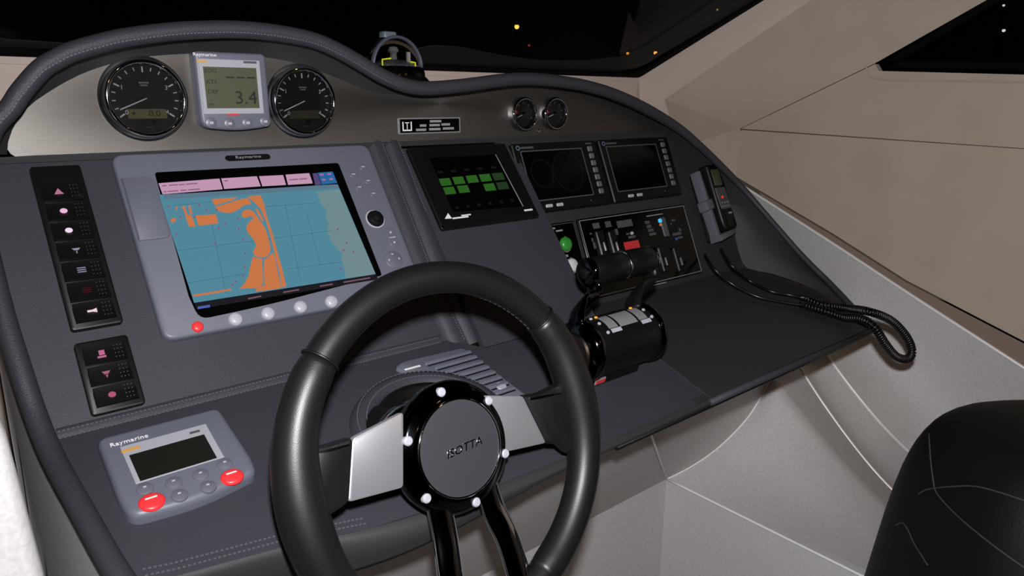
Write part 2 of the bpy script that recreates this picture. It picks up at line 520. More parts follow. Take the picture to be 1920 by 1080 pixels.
# recessed ledge below the window
led = [atX(1622, 122, XW - .002), atX(1632, 145, XW - .002), atX(1660, 150, XW - .002), atX(1920, 154, XW - .002)]
led.append(led[-1] + (led[-1] - led[-2]) * 3)
obj('window_ledge', tube(led, .0018, 8), 'beige', win2, world=True)

# --- skirting strip along the base of the right wall
bs = base[1:]
strip_lo = [atX(1432, 374, XW - .01), atX(1560, 456, XW - .012), atX(1700, 548, XW - .014), atX(1920, 690, XW - .016)]
strip_lo.append(strip_lo[-1] + (strip_lo[-1] - strip_lo[-2]) * 2.6)
bbr = thing('baseboard_right', 'taupe strip along the foot of the beige side wall', None, (XW, 0.2, .6), kind='structure')
obj('strip', loft([[p + Vector((-.004, 0, -.003)) for p in bs], strip_lo]), 'taupe', bbr, world=True)

# --- moulded silver side pod and footwell on the right
pod = thing('trim_2', 'moulded silver side ledge and footwell right of the helm', None, (1.2, .4, .6), kind='structure')
E2 = spline([atZ(1540, 652, .665), atZ(1550, 665, .66), atZ(1600, 732, .595), atZ(1660, 803, .525), atZ(1725, 865, .46), atZ(1830, 950, .40)], 6)
E1 = spline([atZ(1490, 675, .655), atZ(1500, 690, .648), atZ(1540, 752, .59), atZ(1590, 822, .525), atZ(1640, 884, .475), atZ(1692, 938, .435), atZ(1790, 1035, .385)], 5)
n2 = len(E2)
sl = spline([strip_lo[0] + (strip_lo[0] - strip_lo[1]) * .6] + strip_lo, 12)
A_in = E2


def resample(pts, n):
    L = [0]
    for a, b in zip(pts, pts[1:]): L.append(L[-1] + (b - a).length)
    out = []
    for i in range(n):
        t = L[-1] * i / (n - 1); k = 0
        while k < len(L) - 2 and L[k + 1] < t: k += 1
        f_ = (t - L[k]) / max(1e-9, L[k + 1] - L[k]); out.append(pts[k].lerp(pts[k + 1], f_))
    return out


N_ = 40
A_o = resample([p + Vector((0, 0, -.002)) for p in sl], N_); A_i = resample([E2[0] + Vector((.08, .30, .03))] + E2 + [E2[-1] + Vector((-.25, -.5, -.06))], N_)
obj('ledge', loft([[A_i[i].lerp(A_o[i], t) + Vector((.03, 0, -.04)) * math.sin(math.pi * t) for i in range(N_)] for t in [k / 8 for k in range(9)]]), 'silver', pod, world=True, smooth='full')
e2 = resample(E2, 30); e1 = resample(E1, 30)
obj('groove', loft([[a.lerp(b, t) - Vector((0, 0, .022 * math.sin(math.pi * t))) for a, b in zip(e2, e1)] for t in [k / 6 for k in range(7)]]), 'silver', pod, world=True, smooth='full')
obj('edge_highlight', tube(e2, .0035, 8), 'silver_highlight', pod, world=True, smooth='full')  # pale tubes paint the light caught by the rounded moulding edges
obj('edge_highlight', tube(e1, .0035, 8), 'silver_highlight', pod, world=True, smooth='full')
CX, CY, CZ = tuple(CAM + pxray(1250, 898) * 1.5)
C = Vector((CX, CY, CZ)); tc_0 = Vector((.744, .58, .815))
cove = spline([C, atZ(1300, 872, .497), atZ(1350, 836, .527), atZ(1400, 785, .578), atZ(1432, 735, .628), atZ(1445, 712, .652)], 6)
ye = [C + Vector((0, -k * .05, 0)) for k in range(17)]
# inner slope B between the aft running edge, the cove and the upper edge
back = resample(cove, 24)
rowsB = []
e1b = resample(E1, 24); yeb = resample(ye, 24)
top_side = resample([back[-1], E1[0]], 8)
# Coons patch: u along (cove -> top side) / aft edge, v from aft edge to upper edge
Bc = resample(cove + [E1[0]], 24)      # back boundary from C to upper edge start
Yc = [yeb[int(round(i * 11 / 23))] for i in range(24)]
Yc = resample(ye[:12], 24); Ec = resample(E1, 24)
endB = resample([Yc[-1], Ec[-1]], 24)
for j in range(24):
    v = j / 23; row = []
    for i in range(24):
        u = i / 23
        p = (Bc[i] * (1 - v) + endB[i] * v) + (Yc[j] * (1 - u) + Ec[j] * u) - (Bc[0] * (1 - u) * (1 - v) + Bc[-1] * u * (1 - v) + endB[0] * (1 - u) * v + endB[-1] * u * v)
        row.append(p)
    rowsB.append(row)
obj('inner_slope', loft(rowsB), 'silver', pod, world=True, smooth='full')
obj('edge_highlight', tube(sl, .004, 8), 'silver_highlight', pod, world=True, smooth='full')
obj('edge_highlight', tube(resample([tc_0, C], 6), .002, 8), 'silver_highlight', pod, world=True, smooth='full')
obj('edge_highlight', tube(cove, .0022, 8), 'silver_highlight', pod, world=True, smooth='full')
obj('edge_highlight', tube([C + Vector((0, -k * .05, .0)) for k in range(14)], .0026, 8), 'silver_highlight', pod, world=True, smooth='full')
# front face of the footwell under the dashboard and its lower wall
fr_top = [Vector((x, .585, .822)) for x in (0.05, .3, .60, .735)] + [Vector((.744, .58, .815))]
fr_bot = [Vector((x, CY, CZ)) for x in (0.05, .38, .82, 1.08)] + [C]
obj('front_face', loft([fr_top, fr_bot]), 'silver', pod, world=True)
tc_ = [Vector((.744 + (back[-1].x - .744) * i / 23, .58 + (back[-1].y - .58) * (i / 23) ** 2, .815 + .003 * i / 23)) for i in range(24)]
obj('cove_face', loft([[a.lerp(b, t) + Vector((0, .02 * math.sin(math.pi * t), 0)) for a, b in zip(tc_, back)] for t in [k / 6 for k in range(7)]]), 'silver', pod, world=True, smooth='full')
obj('footwell_front', slab([(0.05, CY, CZ), C, (CX, CY, 0), (0.05, CY, 0)], (0, -1, 0), .02), 'silver', pod, world=True)
obj('footwell_side', slab([C, (CX, -.4, CZ), (CX, -.4, 0), (CX, CY, 0)], (-1, 0, 0), .02), 'silver', pod, world=True)
# --- silver bulkhead at the far left
tr3 = thing('trim_3', 'bright silver moulded bulkhead left of the dashboard', None, (-.2, .45, 0), kind='structure')
obj('bulkhead', loft([[Vector((x, .52 + dy, z)) for z, x in ((0, .053 + dx), (.615, .0445 + dx), (.9335, .0329 + dx), (1.035, .0268 + dx), (1.055, .0225 + dx), (1.066, .008 + dx), (1.067, -.5))] for dx, dy in ((.0, .20), (.002, .014), (.0, .005), (-.006, 0), (-.45, 0))]), 'silver', tr3, world=True, smooth='full')
obj('floor', slab([(-.8, -.9, 0), (1.9, -.9, 0), (1.9, 1.3, 0), (-.8, 1.3, 0)], (0, 0, 1), .03), 'floor')['kind'] = 'structure'

# ================================================================== dashboard body
con = thing('helm_console', 'grey leather boat dashboard with a double curved hood and steel fascia', 'dashboard', (.7, .75, .0))
TH = -0.006   # leather lies a little behind the faces of the instruments
LX = .070
main = [P1.P(LX, .186, TH), P1.P(.552, .186, TH), P1.P(.552, .518, TH), P1.P(.085, .518, TH), P1.P(LX - .004, .45, TH), P1.P(LX - .008, .33, TH)]
obj('main_panel', slab(main, P1.N, .012), 'leather', con, world=True)
# padded ridge between the main panel and the centre section
rows = []
for v in [.176 + .342 * k / 20 for k in range(21)]:
    sh = .010 * max(0, (.30 - v)) / .12
    prof = [(.546, -.010), (.550, -.002), (.556, .002), (.566, .003), (.576, .001), (.5785, -.002), (.581, .001), (.590, .003), (.600, .002), (.606, -.003), (.610, -.010)]
    rows.append([P1.P(u + sh, v, n) for u, n in prof])
obj('ridge', loft(rows), 'leather', con, world=True, smooth=True)
# raised centre section: sloped face, side cliff to the recess
XC = .828
gy0, gz0 = .7564, .9023
cs = [(.600, .972, 1.166), (XC, .972, 1.166), (XC, gy0, gz0), (.600, gy0, gz0)]
obj('centre_panel', slab([Vector(p) + PG.N * -.002 for p in cs], PG.N, .010), 'leather', con, world=True)


def p0z(y): return P0.O.z + (y - P0.O.y) * math.tan(math.radians(19.1))


XE = .846
cl = [Vector((XC, .985, 1.166)), Vector((XC, .968, 1.162)), Vector((XC, gy0 + .002, gz0)), Vector((XE, .70, p0z(.70))), Vector((XE, .545, p0z(.545))), Vector((XE, .545, .815)), Vector((XE, .70, .84)), Vector((XC, .86, .87)), Vector((XC, .985, .90))]
obj('recess_cheek', loft([cl[:5], [cl[8], cl[8].lerp(cl[7], .5), cl[7], cl[6], cl[5]]]), 'leather', con, world=True)
# lower panel P0 with a rounded nose
fe = [(.088, -.196), (.132, -.205), (.226, -.219), (.30, -.236), (.40, -.247), (.60, -.252), (XE, -.254)]
lp = [P0.P(.070, .004, -.002), P0.P(.56, .004, -.002), P0.P(.60, -.032, -.002), P0.P(XC, -.032, -.002), P0.P(XE, -.08, -.002)] + [P0.P(u, v, -.002) for u, v in fe[::-1]] + [P0.P(.080, -.10, -.002)]
obj('lower_panel', slab(lp, P0.N, .012), 'leather', con, world=True)
rows = []
fpts = spline([Vector((u, v, 0)) for u, v in [(.070, -.19)] + fe], 5)
for q in fpts:
    u, v = q.x, q.y; f_ = min(1, max(0, (u - .22) / .30)); r = .030 * (1 - f_) + .0045 * f_; sm_ = min(1, max(0, (u - .22) / .22)); sm_ = sm_ * sm_ * (3 - 2 * sm_); ext = .009 + (.262 + v - .009) * sm_
    row = []
    for k in range(9):
        a = math.pi * k / 8 * .78
        row.append(P0.P(u, v - abs(ext) * math.sin(min(a, math.pi / 2)), -.002 - r * (1 - math.cos(a))))
    row.append(P0.P(u, v + .03, -.002 - 2 * r - .004)); rows.append(row)
obj('front_nose', loft(rows), 'dark_leather', con, world=True, smooth='full')  # darker leather paints the shade on the nose where it turns down
# recess: back, shelf
rb = [P3.P(.80, .004), P3.P(1.268, .004), P3.P(1.325, -.03), P3.P(1.372, -.07), P3.P(1.402, -.115), P3.P(1.404, -.335), P3.P(.80, -.335)]
obj('recess_back', slab(rb, P3.N, .01), 'dark_leather', con, world=True)


def p4z(y): return P4.O.z + (y - .54) * math.tan(math.radians(10.2))


shp = [(XE - .03, .545), (1.368, .545), (1.385, .60), (1.425, .67), (1.436, .74), (1.42, .80), (1.404, .852), (.80, .862)]
obj('shelf', slab([(x, y, p4z(y)) for x, y in shp], P4.N, .006), 'dark_leather', con, world=True)
obj('shelf_edge', tube([(XE - .005, .541, p4z(.54) - .004), (1.1, .541, p4z(.54) - .004), (1.368, .541, p4z(.54) - .004)], .0055, 8), 'leather', con, world=True, smooth='full')
obj('shelf_trim', tube([(XE - .2, .546, p4z(.54) - .013), (1.1, .546, p4z(.54) - .013), (1.365, .546, p4z(.54) - .013)], .004, 8), 'blackp', con, world=True, smooth='full')

# hood: roll of leather that runs round the whole dashboard
left = [P0.P(.100, -.245, .002), P0.P(.089, -.18, .004), P0.P(.080, -.10, .005), P0.P(.073, -.03, .005), P1.P(.069, .215, .004), P1.P(.066, .26, .003), P1.P(.0625, .33, .002), P1.P(.062, .40, .002)]
brow_px = [(0, 190), (20, 160), (60, 115), (95, 93), (130, 77), (200, 58), (250, 49), (320, 41), (380, 38), (440, 38), (500, 43), (560, 53), (600, 64), (640, 82), (680, 105), (720, 129), (760, 146), (800, 152), (870, 147), (950, 137), (1000, 136), (1050, 141), (1100, 150), (1150, 165), (1200, 187), (1250, 215)]
YB = .93
brow = [atY(x, y, YB) for x, y in brow_px]
rr_ = .0105


def inward(pts):
    out = []
    for i, p in enumerate(pts):
        t = (pts[min(i + 1, len(pts) - 1)] - pts[max(i - 1, 0)]); n = Vector((t.z, 0, -t.x)).normalized(); out.append(p + n * rr_)
    return out


right_px = [(1290, 245, .92), (1340, 290, .90), (1390, 340, .87), (1430, 385, .83), (1465, 425, .785), (1500, 465, .74), (1530, 496, .70), (1560, 525, .66), (1600, 567, .60), (1634, 606, .548)]
right = [atY(x, y, yy) for x, y, yy in right_px]
brow_in = inward(brow + [right[0]])[:-1]
right_in = [p + Vector((-.009, 0, -.005)) for p in right]
start = [Vector((.064, .935, 1.10)), Vector((.070, .932, 1.16)), Vector((.084, .93, 1.205))]
ctr = left + start + brow_in + right_in
path = spline(ctr, 4)
nsp = 4 * (len(left) + len(start) + 16)
obj('edge_roll', tube(path, [rr_ - .0045 * min(1, max(0, k - nsp - 34) / 18) for k in range(len(path))], 14), 'roll', con, world=True, smooth='full')
# underside of the hood: from the roll in to the steel fascia, then to the recess
fas_px = [(13, 290), (14, 272), (22, 245), (50, 203), (100, 167), (150, 140), (200, 122), (250, 110), (300, 104), (400, 100), (500, 108), (560, 120), (600, 134), (640, 150), (700, 172), (760, 178), (850, 175), (950, 165), (1000, 163), (1080, 172), (1150, 190), (1210, 220), (1250, 248)]
fas = [P5.uv(x, y) for x, y in fas_px]
fas_curve = spline([Vector((u, v, 0)) for u, v in fas], 6)
inner_far = [P3.P(1.325, -.034, .002), P3.P(1.372, -.075, .002), P3.P(1.400, -.13, .002), P3.P(1.401, -.22, .002), P3.P(1.402, -.318, .003), Vector((1.424, .80, p4z(.80) + .002)), Vector((1.438, .74, p4z(.74) + .002)), Vector((1.428, .67, p4z(.67) + .002)), Vector((1.387, .60, p4z(.60) + .002)), Vector((1.37, .55, p4z(.55) + .002))]
ru = resample(spline(start[1:] + brow_in, 4), 90)
iu = resample([P5.P(p.x, p.y, .001) for p in fas_curve], 90)
# match by arc, fine because both curves have the same shape
obj('hood_underside', loft([[a.lerp(b, t) + Vector((0, 0, .008 * math.sin(math.pi * t))) for a, b in zip(ru, iu)] for t in [k / 5 for k in range(6)]]), 'dark_leather', con, world=True, smooth='full')
ro = resample(spline([brow_in[-1]] + right_in, 5), 44)
io = resample(spline([P5.P(*P5.uv(1250, 248), .001)] + inner_far, 5), 44)
obj('recess_side', loft([[a.lerp(b, t) + Vector((.012 * math.sin(math.pi * t), 0, 0)) for a, b in zip(ro, io)] for t in [k / 5 for k in range(6)]]), 'dark_leather', con, world=True, smooth='full')
# top of the hood going forward to the windscreen
tops = resample(spline(start + brow_in + right_in[:4], 4), 100)


def backpt(p, t):
    yb = p.y + (1.33 - p.y) * t
    xx = .75 + (p.x - .75) * (1 - .14 * t); return Vector((xx, yb, p.z - .035 * t + rr_ * (1 - t) * .6))


obj('hood_top', loft([[backpt(p, t) for p in tops] for t in (0, .12, .3, .6, 1.0)]), 'dark_leather', con, world=True, smooth='full')
# steel fascia
u0, u1 = fas[0][0], fas[-1][0]
fpoly = [(u0 + .0035, .0035)] + [(p.x, p.y) for p in fas_curve[4:]] + [(u1 - .01, -.006), (.9, -.0015), (.6, .0), (.3, .0), (u0 + .018, -.0028), (u0 + .009, -.0012)]
fm = P5.frame(.65, .0, 0)
fo = obj('steel_fascia', prism([(x - .65, y) for x, y in fpoly], -.004, .001, 0), 'steel')
fo.parent = con; fo.matrix_world = fm; fo.matrix_parent_inverse = Matrix.Identity(4); fo.matrix_local = MATS[con.name].inverted() @ fm
# narrow leather lip under the fascia
obj('fascia_lip', loft([[P5.P(.085 + 1.19 * k / 30, .001 if k not in (0, 30) else 0, nn) for k in range(31)] if i == 0 else [P1.P(.085 + 1.19 * k / 30, .507, -.002) for k in range(31)] for i, nn in ((0, .0045), (1, 0))]), 'dark_leather', con, world=True)
# left flank of the pod in silver
fl_t = resample([p + Vector((-.006, 0, -.006)) for p in left + start[:2]], 20)
obj('flank', loft([fl_t, [Vector((.058, p.y * .5 + .49, p.z - .10)) for p in fl_t], [Vector((.057, .984, max(.0, p.z - .30 - .5 * (.98 - p.y)))) for p in fl_t], [Vector((.057, .984, 0.0)) for p in fl_t]]), 'silver', con, world=True, smooth='full')

# stitched seams
sp = []
for dn in (-.0035, .0035):
    sp.append([P1.P(.085 + .46 * k / 30, .1945 + dn, TH + .0032) for k in range(31)])
    sp.append([P0.P(u, v + .010 + dn, -.0008) for u, v in [(.11, -.200)] + fe[1:4]])
obj('seam_roll', loft([[P1.P(.083 + .468 * k / 30, .1915 + dv, TH + dn2) for k in range(31)] for dv, dn2 in ((-.008, -.004), (-.005, .0015), (0, .003), (.006, .0025), (.010, .001), (.012, -.002))]), 'leather', con, world=True, smooth='full')
for q in (.556, .572, .584, .601):
    sp.append([P1.P(q + .010 * max(0, (.30 - v)) / .12, v, .0028) for v in [.186 + .33 * k / 20 for k in range(21)]])
# along the roll, on the side that faces the driver
sp.append([p + ((CAM - p).normalized() + Vector((0, 0, -.35))).normalized() * (rr_ * 1.02) for p in path[:nsp]])
stitches(sp, con)


# ================================================================== instruments
def loc(pl, u0, v0):
    return lambda px, py, n=0.0: (lambda q: (q[0] - u0, q[1] - v0))(pl.uv(px, py, n))


def quadmesh(polys, z):
    bm = bmesh.new()
    for p in polys:
        p = [tuple(q[:2]) for q in p]
        if area2(p) < 0: p = p[::-1]
        f_ = bm.faces.new([bm.verts.new((x, y, z)) for x, y in p])
    return bm


# ---------------------------------------------------------------- chart plotter
cu, cv = .3725, .388
ch = thing('chart_plotter', 'large grey chart plotter with a lit sea chart showing orange land', 'chart plotter', P1.frame(cu, cv, TH))
L = loc(P1, cu, cv)
Z1 = .012


def L6(x, y, n=.004):    # pixel of the enlarged crop -> local
    return L(x / 2.7 + 200, y / 2.7 + 260, n)


bz = round_poly([(-.172, -.121), (.1745, -.121), (.1725, .121), (-.172, .121)], .014, 5)
scr = round_poly([L(288, 328.5), L(631.5, 310), L(711, 515), L(712, 520), L(505, 574), L(372, 603), L(352, 560)], [.004, .004, .003, .003, .03, .012, .001], 4)
bm = prism(bz, 0, Z1, .004, steps=3)
obj('bezel', bm, 'greyp', ch, smooth=True)
sg = obj('screen', prism(scr, Z1 - .002, Z1 + .0006), 'gloss', ch)
zz = Z1 + .0008
K = lambda pts: [L6(x, y) for x, y in pts]
obj('sea', quadmesh([K([(262, 290), (1168, 240), (1358, 690), (440, 836)])], zz), em('sea', (84, 140, 160), .9), sg)
obj('shallow_water', quadmesh([K([(1060, 275), (1175, 262), (1357, 690), (1205, 712), (1200, 660), (1185, 620), (1190, 588), (1160, 560), (1130, 520), (1115, 470), (1122, 430), (1105, 405), (1112, 365), (1080, 335), (1072, 305)])], zz + .0001), em('shallow', (118, 148, 152), .85), sg)
obj('header_band', quadmesh([K([(283, 290), (1165, 236), (1172, 256), (292, 314)])], zz + .0002), em('band', (96, 126, 146), .85), sg)
for q in ([(260, 232), (568, 208), (585, 262), (281, 288)], [(577, 207), (757, 196), (777, 247), (592, 261)], [(768, 196), (890, 190), (905, 240), (785, 247)], [(902, 188), (1022, 180), (1040, 232), (915, 240)]):
    obj('data_box', quadmesh([K(q)], zz + .0002), em('pink', (205, 160, 190), .85), sg)
obj('data_box', quadmesh([K([(1038, 182), (1062, 179), (1083, 238), (1052, 241)])], zz + .0002), em('purple', (88, 72, 120), .9), sg)
obj('status_box', quadmesh([K([(1064, 178), (1140, 172), (1164, 230), (1086, 238)])], zz + .0002), em('blue', (40, 105, 165), .9), sg)
obj('status_mark', quadmesh([K([(x, y), (x + 18, y - 1), (x + 21, y + 7), (x + 3, y + 8)]) for x, y in ((1075, 184), (1112, 181), (1085, 210), (1122, 207))], zz + .0003), em('redmark', (190, 110, 150), .9), sg)
LAND = [
    [(528, 312), (660, 303), (640, 316), (590, 331), (560, 340), (545, 346)],
    [(548, 352), (600, 336), (650, 320), (700, 306), (716, 312), (730, 336), (690, 345), (655, 370), (620, 383), (590, 380), (560, 370)],
    [(708, 300), (775, 291), (792, 330), (808, 400), (834, 480), (862, 580), (884, 660), (906, 752), (884, 757), (872, 690), (848, 590), (826, 500), (802, 420), (775, 360), (748, 332), (728, 316)],
    [(680, 388), (690, 370), (715, 363), (738, 372), (756, 398), (782, 432), (802, 465), (818, 520), (828, 565), (815, 600), (780, 608), (745, 598), (738, 575), (755, 545), (740, 515), (710, 480), (703, 455), (715, 430), (742, 410), (725, 398), (700, 406), (682, 402)],
    [(750, 360), (762, 362), (792, 420), (786, 425), (765, 395)],
    [(737, 602), (782, 614), (786, 660), (788, 738), (770, 760), (665, 765), (690, 745), (715, 700), (724, 650)],
    [(794, 616), (812, 608), (836, 582), (848, 600), (862, 680), (882, 756), (870, 764), (750, 780), (752, 768), (796, 746), (792, 690)],
    [(448, 396), (550, 388), (564, 434), (462, 447)],
    [(395, 396), (425, 391), (448, 450), (415, 452)],
    [(378, 350), (390, 346), (410, 395), (398, 395)], [(410, 347), (420, 343), (432, 385), (420, 388)],
    [(320, 415), (345, 405), (348, 424), (327, 433)], [(348, 352), (358, 345), (352, 368), (345, 370)],
    [(434, 796), (560, 775), (628, 764), (628, 772), (560, 786), (436, 806)],
]
for p in LAND:
    obj('land', quadmesh([K(p)], zz + .0003), em('land', (208, 122, 72), .9), sg)
grid = []
for a, b in (((555, 545), (580, 535)),):
    pass


def strip(x0, y0, x1, y1, wd=2.2):
    dx, dy = x1 - x0, y1 - y0; l = math.hypot(dx, dy); nx, ny = -dy / l * wd / 2, dx / l * wd / 2
    return K([(x0 + nx, y0 + ny), (x1 + nx, y1 + ny), (x1 - nx, y1 - ny), (x0 - nx, y0 - ny)])


gl = [strip(362, 572, 1140, 470), strip(410, 735, 700, 690), strip(910, 665, 1190, 628), strip(530, 440, 602, 790), strip(900, 340, 975, 720), strip(1010, 385, 1080, 650), strip(330, 345, 530, 325), strip(800, 350, 1060, 330)]
obj('chart_grid', quadmesh(gl, zz + .00015), em('grid', (66, 112, 135), .8), sg, kind='stuff')
bm_pts = [(548, 535), (600, 436), (505, 368), (553, 366), (663, 412), (665, 465), (690, 518), (698, 585), (695, 655), (688, 700), (650, 730), (632, 748), (372, 405), (442, 403), (310, 350), (565, 458), (465, 342), (352, 490), (1165, 465), (1210, 533), (1195, 570), (1180, 663), (1245, 578)]
obj('buoy_mark', quadmesh([K([(x - 5, y), (x, y - 7), (x + 5, y), (x, y + 7)]) for x, y in bm_pts], zz + .0004), em('buoy', (170, 70, 110), .8), sg, kind='stuff')
obj('header_print', quadmesh([K([(x, y), (x + l, y - l * .08), (x + l + 2, y + 6 - l * .08), (x + 2, y + 6)]) for x, y, l in ((278, 243, 22), (312, 240, 45), (362, 237, 30), (398, 234, 58), (285, 273, 15), (305, 271, 55), (370, 266, 30), (408, 263, 60), (592, 217, 18), (920, 212, 45), (970, 208, 40))], zz + .0003), em('hdr', (150, 105, 140), .8), sg, kind='stuff')
obj('soft_key_bar', quadmesh([K([(442, 838), (1358, 692), (1372, 716), (452, 868)])], zz + .0001), em('ftr', (34, 32, 40), .6), sg)
obj('footer_print', quadmesh([strip(712, 815, 780, 802, 7), strip(890, 783, 970, 769, 7), strip(1075, 752, 1140, 741, 7), strip(1195, 732, 1330, 709, 7)], zz + .0003), em('ftrp', (130, 92, 110), .8), sg, kind='stuff')
obj('blue_key', quadmesh([strip(458, 862, 520, 852, 13)], zz + .0003), em('bkey', (80, 105, 190), .8), sg)
# card door, name plate, controls
dl = [L(218, 338, .006), L(285, 331, .006), L(305, 448, .006), L(300, 456, .006), L(256, 462, .006)]
dd = round_poly([(-.169, L(220, 340)[1]), (L(286, 335)[0], L(220, 340)[1]), (L(286, 335)[0], L(303, 452)[1]), (-.169, L(303, 452)[1])], [.001, .010, .010, .001], 5)
cdoor = obj('card_door', prism(dd, Z1 - .002, Z1 + .0022, .0015, steps=2), 'greyp', ch, smooth=True)
pc = L(463, 300); obj('name_plate', prism(rrect(.060, .0085, .004, pc[0], pc[1]), Z1 - .001, Z1 + .001, .0005), 'blackp', ch)
text('maker_name', 'Raymarine', .0058, 'grey_print', ch, (pc[0], pc[1] + .0003, Z1 + .0012), sx=1.4)


def dome(name, parent, x, y, r, z, h, material, sy=1.0, seg=20, label=None):
    prof = [(r * 1.0, z - .001), (r, z + h * .35), (r * .86, z + h * .75), (r * .5, z + h * .97), (0, z + h)]
    return obj(name, lathe(prof, seg, center=(x, y), scale=(1, sy)), material, parent, smooth='full', label=label)


for x, y in ((442, 598), (503, 587), (564, 575), (622, 565), (678, 554)):
    c = L(x, y, .008); dome('soft_key', ch, c[0], c[1], .0085, Z1, .006, 'softkey')
c = L(371, 612, .008); dome('power_key', ch, c[0], c[1], .0065, Z1, .004, 'red', label='small red glowing key')
for x, y in ((680, 314), (662.5, 328), (690, 340), (673.5, 352), (700, 364)):
    c = L(x, y, .006); b = obj('key', prism(rrect(.0115, .0085, .0035, c[0], c[1]), Z1 - .001, Z1 + .0012, .0008), 'btn', ch)
    bars('key_print', [(c[0], c[1] + .0005, .0055, .0014)], Z1 + .0014, 'softkey', b)
c = L(704, 410, .008); kn = obj('trackpad', lathe([(.0125, Z1 - .001), (.0125, Z1 + .003), (.011, Z1 + .006), (.008, Z1 + .0068), (.0062, Z1 + .0105), (.003, Z1 + .0115), (0, Z1 + .0117)], 28, center=c), 'blackp', ch, smooth=True)
obj('collar', lathe([(.0142, Z1 - .001), (.0142, Z1 + .001), (.0122, Z1 + .0014)], 28, center=c), 'softkey', kn, smooth=True)
c = L(735, 446, .006); rk = obj('range_key', prism(rrect(.015, .029, .007, c[0], c[1]), Z1 - .001, Z1 + .0016, .001), 'btn', ch)
bars('key_print', [(c[0], c[1], .010, .0014), (c[0], c[1] + .008, .003, .003), (c[0], c[1] - .008, .003, .003)], Z1 + .0018, 'softkey', rk)
c = L(738, 487, .006); rk = obj('menu_pad', lathe([(.0135, Z1 - .001), (.0135, Z1 + .001), (.012, Z1 + .0018), (0, Z1 + .0018)], 28, center=c), 'btn', ch, smooth=True)
bars('key_print', [(c[0], c[1] + .008, .003, .002), (c[0] + .008, c[1], .002, .003), (c[0] - .008, c[1], .002, .003)], Z1 + .002, 'softkey', rk)

# ---------------------------------------------------------------- switch panels


def icon_mesh(kind, c, z):
    x, y = c; P = []
    R = .0042
    if kind == 'tri': P = [[(x - R * 1.1, y - R * .8), (x + R * 1.1, y - R * .8), (x, y + R)]]
    elif kind in ('lamp', 'ring'):
        P = [[(x + R * .9 * math.cos(a), y + R * .75 * math.sin(a)) for a in [2 * math.pi * k / 12 for k in range(12)]]]
    elif kind == 'wiper': P = [[(x - R, y + R * .5), (x + R, y + R * .5), (x + R * .5, y - R * .1), (x - R * .5, y - R * .1)], [(x - .0005, y - R * .2), (x + .0005, y - R * .2), (x + .0005, y - R), (x - .0005, y - R)]]
    elif kind == 'bars': P = [[(x - R, y + d), (x + R, y + d), (x + R, y + d + .0013), (x - R, y + d + .0013)] for d in (-.003, -.0006, .0018)]
    elif kind == 'horn': P = [[(x - R * 1.2, y - .0012), (x, y - .0012), (x + R, y - R * .6), (x + R, y + R * .6), (x, y + .0012), (x - R * 1.2, y + .0012)]]
    elif kind == 'pump': P = [[(x - R, y - R), (x + R, y - R), (x + R, y - R * .5), (x - R, y - R * .5)], [(x - R * .5, y - R * .3), (x + R * .8, y - R * .3), (x + R * .8, y + R), (x - R * .5, y + R)]]
    elif kind == 'drops': P = [[(x - R, y + R * .8), (x + R, y + R * .8), (x + R * .4, y), (x - R * .4, y)], [(x - R * .3, y - R * .2), (x + R * .3, y - R * .2), (x, y - R)]]
    return quadmesh(P, z)


def rocker_panel(label, u, v, w_, h_, n, blank, icons, group):
    t = thing('switch_panel', label, 'switch panel', P1.frame(u + w_ / 2, v - h_ / 2, TH), group)
    obj('frame', prism(rrect(w_, h_, .004), 0, .008, .002, steps=2), 'blackp', t, smooth=True)
    m_ = .006; ph = (h_ - 2 * m_ - blank) / n; rw = w_ - 2 * .0055
    for i in range(n):
        cy = h_ / 2 - m_ - blank - ph * (i + .5)
        bm = bmesh.new(); rows_ = []
        for k in range(7):       # saddle-shaped rocker: high lower edge
            s_ = k / 6; yy = cy + ph * .47 - ph * .94 * s_; z_ = .0085 + .0042 * s_ ** 1.6
            rows_.append([(-rw / 2, yy, .004), (-rw / 2, yy, z_ - .0012), (-rw / 2 + .0015, yy, z_), (rw / 2 - .0015, yy, z_), (rw / 2, yy, z_ - .0012), (rw / 2, yy, .004)])
        rows_.append([(x, rows_[-1][0][1] - .0002, .004) for x, _, _ in rows_[-1]])
        rk_ = obj('rocker', loft(rows_, bm), 'rocker', t, smooth=True)
        kind, colr, s_ = icons[i]
        cx = -.002 if i > 2 and n > 4 else -.004
        obj('symbol', icon_mesh(kind, (cx, cy - .001), .0122), em('sym' + str(colr), colr, s_), rk_)
        bm = bmesh.new()
        for a in range(3):
            for b in range(4): box((rw / 2 - .0045 - a * .0033, cy - ph * .30 + b * ph * .19, .0114), (.0011, .0011, .0012), bm)
        obj('grip_dots', bm, 'dot', rk_, kind='stuff')
    return t


pk = (230, 150, 190); rd = (170, 40, 60); wh = (225, 225, 240)
rocker_panel('tall black switch panel of seven rockers beside the chart plotter', .1169, .4997, .0503, .2006, 7, .017,
             [('tri', pk, .55), ('lamp', (250, 190, 230), .9), ('lamp', (245, 225, 245), .95), ('wiper', (190, 190, 215), .5), ('bars', (175, 175, 210), .5), ('bars', (110, 20, 35), .35), ('horn', (250, 220, 225), .9)], 'rocker switch panels')
rocker_panel('short black switch panel of three rockers with pink symbols below the tall one', .1156, .2849, .0515, .0807, 3, 0,
             [('pump', (235, 130, 175), .6), ('drops', (220, 130, 160), .5), ('ring', (225, 110, 145), .55)], 'rocker switch panels')

